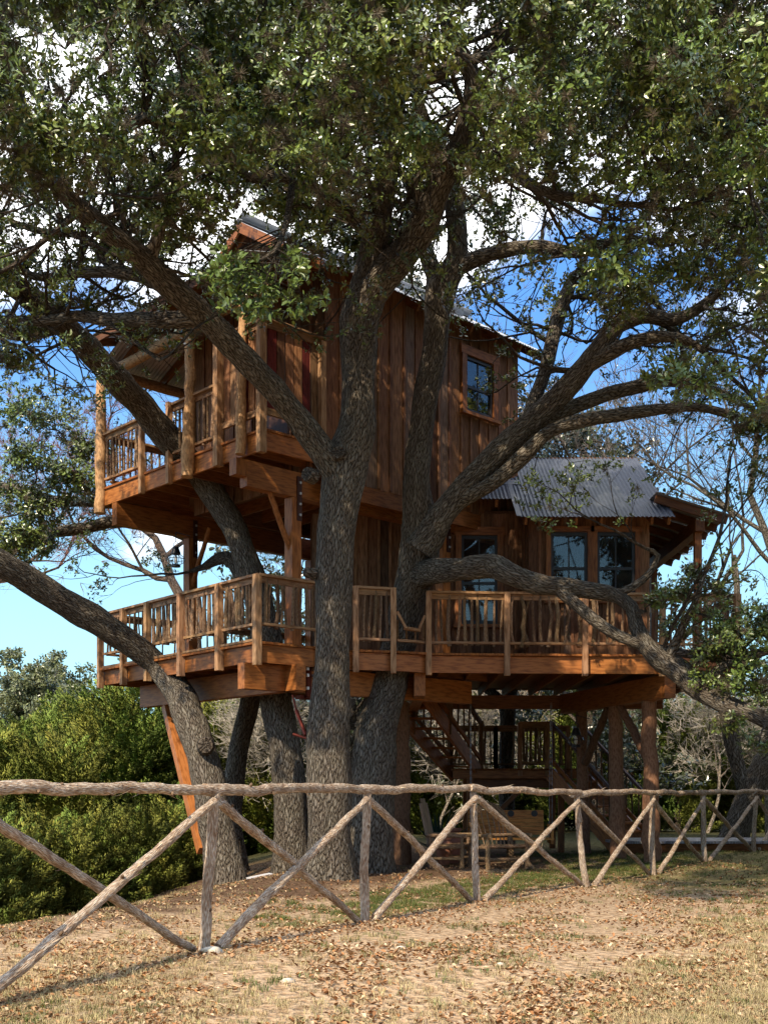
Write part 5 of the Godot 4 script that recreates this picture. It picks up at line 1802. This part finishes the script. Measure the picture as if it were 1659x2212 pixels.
func chair_plank() -> void:
	var d := 18.9
	var base := Vector3((968 - 829) / FOCAL * d, gh(1.1, d), -d)
	var t := thing("plank_back_chair", "log armchair with tall plank back, seen from the side left of the hoop chair", "chair", base)
	var c := Color(0.36, 0.27, 0.18)
	var B := Basis(Vector3.UP, 1.35)
	var at := func(x: float, y: float, z: float) -> Vector3: return base + B * Vector3(x, y, z)
	var w := 0.32
	for sx in [-1.0, 1.0]:
		stick_part(t, "leg", at.call(sx * w, 0, 0.28), at.call(sx * w, 0.5, 0.28), 0.034, c)
		stick_part(t, "leg", at.call(sx * w, 0, -0.26), at.call(sx * w, 0.52, -0.26), 0.032, c)
		stick_part(t, "armrest", at.call(sx * w, 0.52, 0.36), at.call(sx * w, 0.53, -0.32), 0.034, c)
		stick_part(t, "seat_rail", at.call(sx * w, 0.34, 0.27), at.call(sx * w, 0.33, -0.26), 0.03, c)
		stick_part(t, "stretcher", at.call(sx * w, 0.15, 0.27), at.call(sx * w, 0.15, -0.26), 0.028, c)
	stick_part(t, "seat_rail", at.call(-w, 0.35, 0.28), at.call(w, 0.35, 0.28), 0.03, c)
	stick_part(t, "seat_rail", at.call(-w, 0.33, -0.26), at.call(w, 0.33, -0.26), 0.03, c)
	for k in 7:
		var u := (k - 3) / 3.0
		stick_part(t, "seat_slat", at.call(u * 0.28, 0.37, 0.3), at.call(u * 0.28, 0.35, -0.25), 0.018, c)
	for k in 4:
		var mb := MB.new()
		var x := -0.3 + k * 0.155
		var F := Transform3D(B * Basis(Vector3.RIGHT, -0.2), base + B * Vector3(0, 0.3, -0.26))
		bx(mb, F, x, x + 0.14, 0.0, 0.72 + 0.14 * sin(PI * (k + 0.5) / 4.0), -0.03, 0.0, shade(c * 0.85))
		part(mb, "back_plank", M.wood, t)

func bench() -> void:
	var d := 21.0
	var x0 := (1012 - 829) / FOCAL * d
	var x1 := (1190 - 829) / FOCAL * d
	var y := gh(2.4, d) + 0.4
	var t := thing("swing_bench", "orange slatted porch swing hanging on chains under the deck", "swing bench", Vector3((x0 + x1) / 2, y, -d))
	var c := Color(0.62, 0.26, 0.06)
	for k in 6:
		var mb := MB.new()
		bx(mb, G, x0, x1 - 0.12, y - EYE + 0.05 + k * 0.076, y - EYE + 0.122 + k * 0.076, d + 0.10 + 0.02 * k, d + 0.125 + 0.02 * k, shade(c, 0.1))
		part(mb, "back_slat", M.stained, t)
	for k in 5:
		var mb := MB.new()
		bx(mb, G, x0, x1, y - EYE - 0.03, y - EYE, d - 0.36 + k * 0.09, d - 0.28 + k * 0.09, shade(c, 0.1))
		part(mb, "seat_slat", M.stained, t)
	for x in [x0, x1 - 0.06]:
		var mb := MB.new()
		bx(mb, G, x, x + 0.05, y - EYE - 0.1, y - EYE - 0.032, d - 0.37, d + 0.14, c * 0.9)
		part(mb, "seat_beam", M.stained, t)
		var m2 := MB.new()
		bx(m2, G, x, x + 0.06, y - EYE + 0.2, y - EYE + 0.24, d - 0.37, d + 0.1, c)
		part(m2, "armrest", M.stained, t)
		var m3 := MB.new()
		bx(m3, G, x + 0.005, x + 0.05, y - EYE, y - EYE + 0.198, d - 0.34, d - 0.29, c)
		part(m3, "arm_post", M.stained, t)
	for px in [1105.0, 1156.0]:
		var mb := MB.new()
		var p := Vector3((px - 829) / FOCAL * d, y + 0.44, -d - 0.19)
		tube(mb, [p, p + Vector3(0, 0, 0.03)], [0.06, 0.06], 16, Color(0.02, 0.02, 0.02), 0.2)
		part(mb, "round_inlay", M.paint, t)
	for x in [x0 + 0.03, x1 - 0.03]:
		for dz in [-0.3, 0.1]:
			var mb := MB.new()
			var a := Vector3(x, y, -d - dz)
			var b := Vector3(x + (0.02 if x > 2.4 else 0.0), EYE + 1.6, -d - dz * 0.35)
			var n := int((b - a).length() / 0.05)
			for k in n:
				var p := a.lerp(b, (k + 0.5) / n)
				var h := 0.014 if k % 2 == 0 else 0.005
				beam(mb, p + Vector3(0, -0.03, 0), p + Vector3(0, 0.03, 0), h, 0.019 - h, Color(0.2, 0.2, 0.21), Vector3.RIGHT)
			part(mb, "chain", M.steel, t)

func lantern(p: Vector3, hook: Vector3, label: String) -> void:
	var t := thing("lantern", label, "lantern", p)
	var bk := Color(0.016, 0.017, 0.02)
	var mb := MB.new()
	lathe(mb, p, [[0.0, 0.23], [0.05, 0.225], [0.06, 0.19], [0.085, 0.12], [0.09, 0.09], [0.06, 0.085]], 16, bk)
	part(mb, "cap", M.paint, t)
	var gl := MB.new()
	lathe(gl, p, [[0.06, 0.085], [0.13, 0.04], [0.155, -0.01], [0.14, -0.055], [0.075, -0.1]], 20, Color.WHITE)
	part(gl, "globe", M.glass, t)
	var bs := MB.new()
	lathe(bs, p, [[0.08, -0.098], [0.085, -0.14], [0.0, -0.145]], 16, bk)
	part(bs, "base", M.paint, t)
	var cg := MB.new()
	for k in 6:
		var th := TAU * k / 6
		var e := Vector3(cos(th), 0, sin(th))
		tube(cg, [p + e * 0.07 + Vector3(0, 0.09, 0), p + e * 0.145 + Vector3(0, 0.04, 0), p + e * 0.168 + Vector3(0, -0.01, 0), p + e * 0.15 + Vector3(0, -0.06, 0), p + e * 0.083 + Vector3(0, -0.1, 0)], [0.005, 0.005, 0.005, 0.005, 0.005], 5, bk, 0.1)
	var ring := []
	var rr := []
	for k in 25:
		ring.append(p + Vector3(cos(TAU * k / 24) * 0.17, -0.005, sin(TAU * k / 24) * 0.17))
		rr.append(0.006)
	tube(cg, ring, rr, 5, bk, 0.1)
	part(cg, "cage", M.paint, t)
	var bu := MB.new()
	lathe(bu, p, [[0.0, -0.09], [0.028, -0.07], [0.03, 0.02], [0.015, 0.07]], 10, Color(0.75, 0.75, 0.72))
	part(bu, "bulb", M.paint, t)
	var ch := MB.new()
	var hr := []
	var hh := []
	for k in 13:
		hr.append(p + Vector3(cos(TAU * k / 12) * 0.045, 0.27 + sin(TAU * k / 12) * 0.045, 0))
		hh.append(0.006)
	tube(ch, hr, hh, 5, bk, 0.1)
	tube(ch, [p + Vector3(0, 0.31, 0), hook], [0.008, 0.008], 5, bk, 0.1)
	tube(ch, [hook, hook + Vector3(0.12, -0.03, 0), hook + Vector3(0.26, -0.07, 0)], [0.009, 0.009, 0.009], 5, bk, 0.1)
	part(ch, "chain", M.paint, t)

func pots() -> void:
	for q in [[976, 19.9, 0.17, "terracotta pot standing behind the plank chair, the taller one", Color(0.28, 0.105, 0.06)], [958, 19.3, 0.13, "small round terracotta pot beside the plank chair", Color(0.36, 0.15, 0.09)]]:
		var x: float = (q[0] - 829) / FOCAL * q[1]
		var p := Vector3(x, gh(x, q[1]), -q[1])
		var t := thing("terracotta_pot", q[3], "pot", p)
		var r: float = q[2]
		var mb := MB.new()
		lathe(mb, p, [[r * 0.6, 0.0], [r * 0.95, r * 0.9], [r * 1.15, r * 1.9], [r * 1.0, r * 2.9], [r * 0.8, r * 3.3]], 20, q[4])
		part(mb, "body", M.plain, t)
		var rm := MB.new()
		lathe(rm, p, [[r * 0.8, r * 3.3], [r * 1.0, r * 3.35], [r * 1.0, r * 3.6], [r * 0.85, r * 3.62], [r * 0.7, r * 3.0], [0.0, r * 2.9]], 20, q[4] as Color * 0.9)
		part(rm, "rim", M.plain, t)

func yucca(at: Vector3) -> void:
	var t := thing("yucca", "dark green spiky yucca behind the plank chair", "plant", at)
	for k in 60:
		var az := TAU * k * 0.381 + R(-0.2, 0.2)
		var el := R(0.25, 1.35)
		var d := Vector3(cos(az) * cos(el), sin(el), sin(az) * cos(el))
		var mb := MB.new()
		var L := R(0.65, 1.05)
		var s := d.cross(Vector3.UP).normalized() * 0.028
		var nn := s.cross(d).normalized()
		if nn.y < 0: nn = -nn
		var c := shade(Color(0.03, 0.05, 0.028), 0.3)
		var o := at + Vector3(0, 0.12, 0)
		var v0 := mb.vert(o - s * 0.7, nn, Vector2.ZERO, c)
		mb.vert(o + s * 0.7, nn, Vector2.ZERO, c)
		mb.vert(o + d * L * 0.5 + s, nn, Vector2.ZERO, c)
		mb.vert(o + d * L * 0.5 - s, nn, Vector2.ZERO, c)
		mb.vert(o + d * L + Vector3(0, -0.06, 0), nn, Vector2.ZERO, c)
		mb.tri(v0, v0 + 1, v0 + 2); mb.tri(v0, v0 + 2, v0 + 3); mb.tri(v0 + 3, v0 + 2, v0 + 4)
		part(mb, "blade", M.needle, t)

func stones() -> void:
	var list := [[458, 2060, 0.07, "flat white stone on the dirt just in front of the nearest fence post"], [555, 1893, 0.0, ""], [622, 2122, 0.035, "small yellowish stone in the leaf litter right of the flat white stone"], [636, 1888, 0.035, "small white stone by the foot of the thick oak"], [866, 2050, 0.03, "pale pebble in the dirt below the second fence post"], [1080, 2085, 0.025, "pale pebble in the bare dirt right of the third fence post"]]
	for q in list:
		if q[2] == 0.0:
			continue
		var d := 9.0
		for k in 12:      # where that line of sight meets the ground
			var x: float = (q[0] - 829.0) / FOCAL * d
			d = (EYE - gh(x, d)) * FOCAL / (q[1] - HORIZON)
		var x2: float = (q[0] - 829.0) / FOCAL * d
		var p := Vector3(x2, gh(x2, d), -d)
		var t := thing("stone", q[3], "stone", p)
		var mb := MB.new()
		var r: float = q[2]
		var base := mb.v.size()
		for j in 7:
			for k in 11:
				var th := TAU * k / 10
				var ph := PI * j / 6
				var dir := Vector3(sin(ph) * cos(th) * 1.5, cos(ph) * 0.55, sin(ph) * sin(th))
				var n := 1.0 + 0.5 * lumpn.get_noise_3d(dir.x * 1.3 + r * 90, dir.y * 2, dir.z * 1.3)
				mb.vert(p + dir * r * n + Vector3(0, r * 0.2, 0), dir.normalized(), Vector2(k, j), shade(Color(0.62, 0.54, 0.43), 0.08))
		for j in 6:
			for k in 10:
				var a := base + j * 11 + k
				mb.tri(a, a + 1, a + 12); mb.tri(a, a + 12, a + 11)
		part(mb, "stone_body", M.plain, t)
	# a white board lying behind the left oak
	var b := thing("white_board", "white board lying on the ground between the left oak and the middle trunks", "board", Vector3(-1.95, gh(-1.95, 17.4), -17.4))
	var mb := MB.new()
	beam(mb, P(536, 1898, 17.4), P(585, 1888, 17.6), 0.14, 0.03, Color(0.6, 0.6, 0.62))
	part(mb, "plank", M.paint, b)

# ---------------------------------------------------------------- litter and grass
func grass_mesh(n: int, L: float, w: float) -> ArrayMesh:
	var mb := MB.new()
	for k in n:
		var az := R(0, TAU)
		var o := Vector3(R(-1, 1), 0, R(-1, 1)) * 0.045
		var out := Vector3(cos(az), 0, sin(az))
		var l := L * R(0.45, 1.1)
		var lean := R(0.5, 1.9)
		var s := out.cross(Vector3.UP) * w
		var g := R(0.7, 1.3)
		var c := Color(g, g * R(0.93, 1.05), g * R(0.85, 1.1))
		var p1 := o + out * l * 0.3 * lean + Vector3(0, l * 0.6, 0)
		var p2 := o + out * l * 0.8 * lean + Vector3(0, l * (1.0 - 0.35 * lean), 0)
		var nn := (Vector3.UP * 0.6 - out * 0.3 + Vector3(0, 0, 0.3)).normalized()
		var a := mb.vert(o - s, nn, Vector2.ZERO, c)
		mb.vert(o + s, nn, Vector2.ZERO, c)
		mb.vert(p1 + s * 0.8, nn, Vector2.ZERO, c)
		mb.vert(p1 - s * 0.8, nn, Vector2.ZERO, c)
		mb.vert(p2, nn, Vector2.ZERO, c)
		mb.tri(a, a + 1, a + 2); mb.tri(a, a + 2, a + 3); mb.tri(a + 3, a + 2, a + 4)
	return mb.mesh(Vector3.ZERO)

func litter_mesh() -> ArrayMesh:
	var mb := MB.new()
	var L := 0.036
	var prof := [[0.0, 0.1], [0.35, 0.85], [0.7, 0.9], [1.0, 0.05]]
	for sg in [-1.0, 1.0]:
		var base := mb.v.size()
		var nn := Vector3(-sg * 0.5, 1, 0.1).normalized()
		for q in prof:
			mb.vert(Vector3(0, 0.012 * q[0] * (1.6 * q[0] - 0.6), L * (q[0] - 0.5)), nn, Vector2.ZERO, Color.WHITE)
			mb.vert(Vector3(sg * 0.0115 * q[1], 0.01 * q[1] + 0.014 * q[0] * q[0], L * (q[0] - 0.5)), nn, Vector2.ZERO, Color.WHITE)
		for k in 3:
			var a := base + k * 2
			mb.tri(a, a + 1, a + 3); mb.tri(a, a + 3, a + 2)
	return mb.mesh(Vector3.ZERO)

func ground_cover() -> void:
	var lit := []
	var lc := []
	var pal := [Color(0.40, 0.24, 0.13), Color(0.46, 0.32, 0.19), Color(0.30, 0.155, 0.075), Color(0.2, 0.11, 0.06), Color(0.54, 0.41, 0.27), Color(0.33, 0.19, 0.1), Color(0.33, 0.16, 0.065)]
	for k in 40000:
		var d := 6.2 + 13.0 * pow(rng.randf(), 1.5)
		var x := R(-0.42, 0.42) * d
		var n := gnoise.get_noise_2d(x * 8.0, d * 8.0 + 90.0)
		var line := absf(d - (8.7 + (x + 1.33) * 1.52))
		if n < R(-0.3, 0.32) and line > R(0.0, 0.7):
			continue
		lit.append(Transform3D(Basis(Vector3.UP, R(0, TAU)) * Basis(Vector3(R(-1, 1), 0, R(-1, 1)).normalized(), R(-0.6, 0.6)) * R(0.6, 1.25), Vector3(x, gh(x, d) + 0.008, -d)))
		var g := R(0.75, 1.2)
		var c: Color = pal[rng.randi() % 7]
		lc.append(Color(c.r * g, c.g * g, c.b * g))
	var o := multi("leaf_litter", litter_mesh(), M.dry, lit, lc, self)
	o.set_meta("label", "brown fallen oak leaves scattered over the dirt in front of the fence")
	var gm := grass_mesh(22, 0.075, 0.0017)
	var dx := []
	var dc := []
	var gx := []
	var gc := []
	for k in 60000:
		var d := 6.2 + 17.0 * pow(rng.randf(), 1.35)
		var x := R(-0.42, 0.44) * d
		var n := gnoise.get_noise_2d(x * 7.0 + 20.0, d * 7.0)
		var behind := d - (8.7 + (x + 1.33) * 1.52)
		var dry := 0.02 + 0.12 * smoothstep(0.15, 0.45, n)
		var grn := 0.01
		if behind < 0.5:
			dry += 0.12 * smoothstep(8.2, 7.2, d + n * 2.5) + 0.7 * smoothstep(0.0, 1.2, x - 1.1 - (d - 7.3) * 0.45 + n * 1.6) * smoothstep(14.0, 11.0, d)
			dry += 0.45 * smoothstep(-0.7, -2.2, x + n * 1.5) * smoothstep(9.5, 8.0, d)
			grn += 0.12 * smoothstep(0.1, 0.5, n) + 0.1 * smoothstep(2.6, 4.0, x)
		else:
			grn += 0.9 * smoothstep(0.5, 1.4, behind) * smoothstep(4.6, 2.6, behind) * smoothstep(-1.2, -0.2, x + n * 1.5)
			grn += 0.9 * smoothstep(2.2, 4.0, x + n * 2.0) * smoothstep(25, 20, d)
			dry += 0.2 * smoothstep(2.5, 0.5, behind)
			if x < -1.3:
				grn *= 0.35
				dry += 0.08
		var z := rng.randf()
		if z < grn:
			var s := R(0.5, 1.1)
			gx.append(Transform3D(Basis(Vector3.UP, R(0, TAU)) * s, Vector3(x, gh(x, d) - 0.005, -d)))
			var g := R(0.7, 1.3)
			gc.append(Color(0.10 * g * R(0.8, 1.5), 0.14 * g, 0.035 * g))
		elif z < grn + dry:
			var s := R(0.35, 0.95)
			dx.append(Transform3D(Basis(Vector3.UP, R(0, TAU)) * s, Vector3(x, gh(x, d) - 0.005, -d)))
			var g := R(0.75, 1.25)
			dc.append(Color(0.45 * g, 0.36 * g * R(0.92, 1.1), 0.19 * g))
	var a := multi("dry_grass", gm, M.grass, dx, dc, self)
	a.set_meta("label", "straw yellow dry grass along the bottom and right of the clearing")
	var b := multi("green_grass", gm, M.grass, gx, gc, self)
	b.set_meta("label", "short green grass behind the fence")
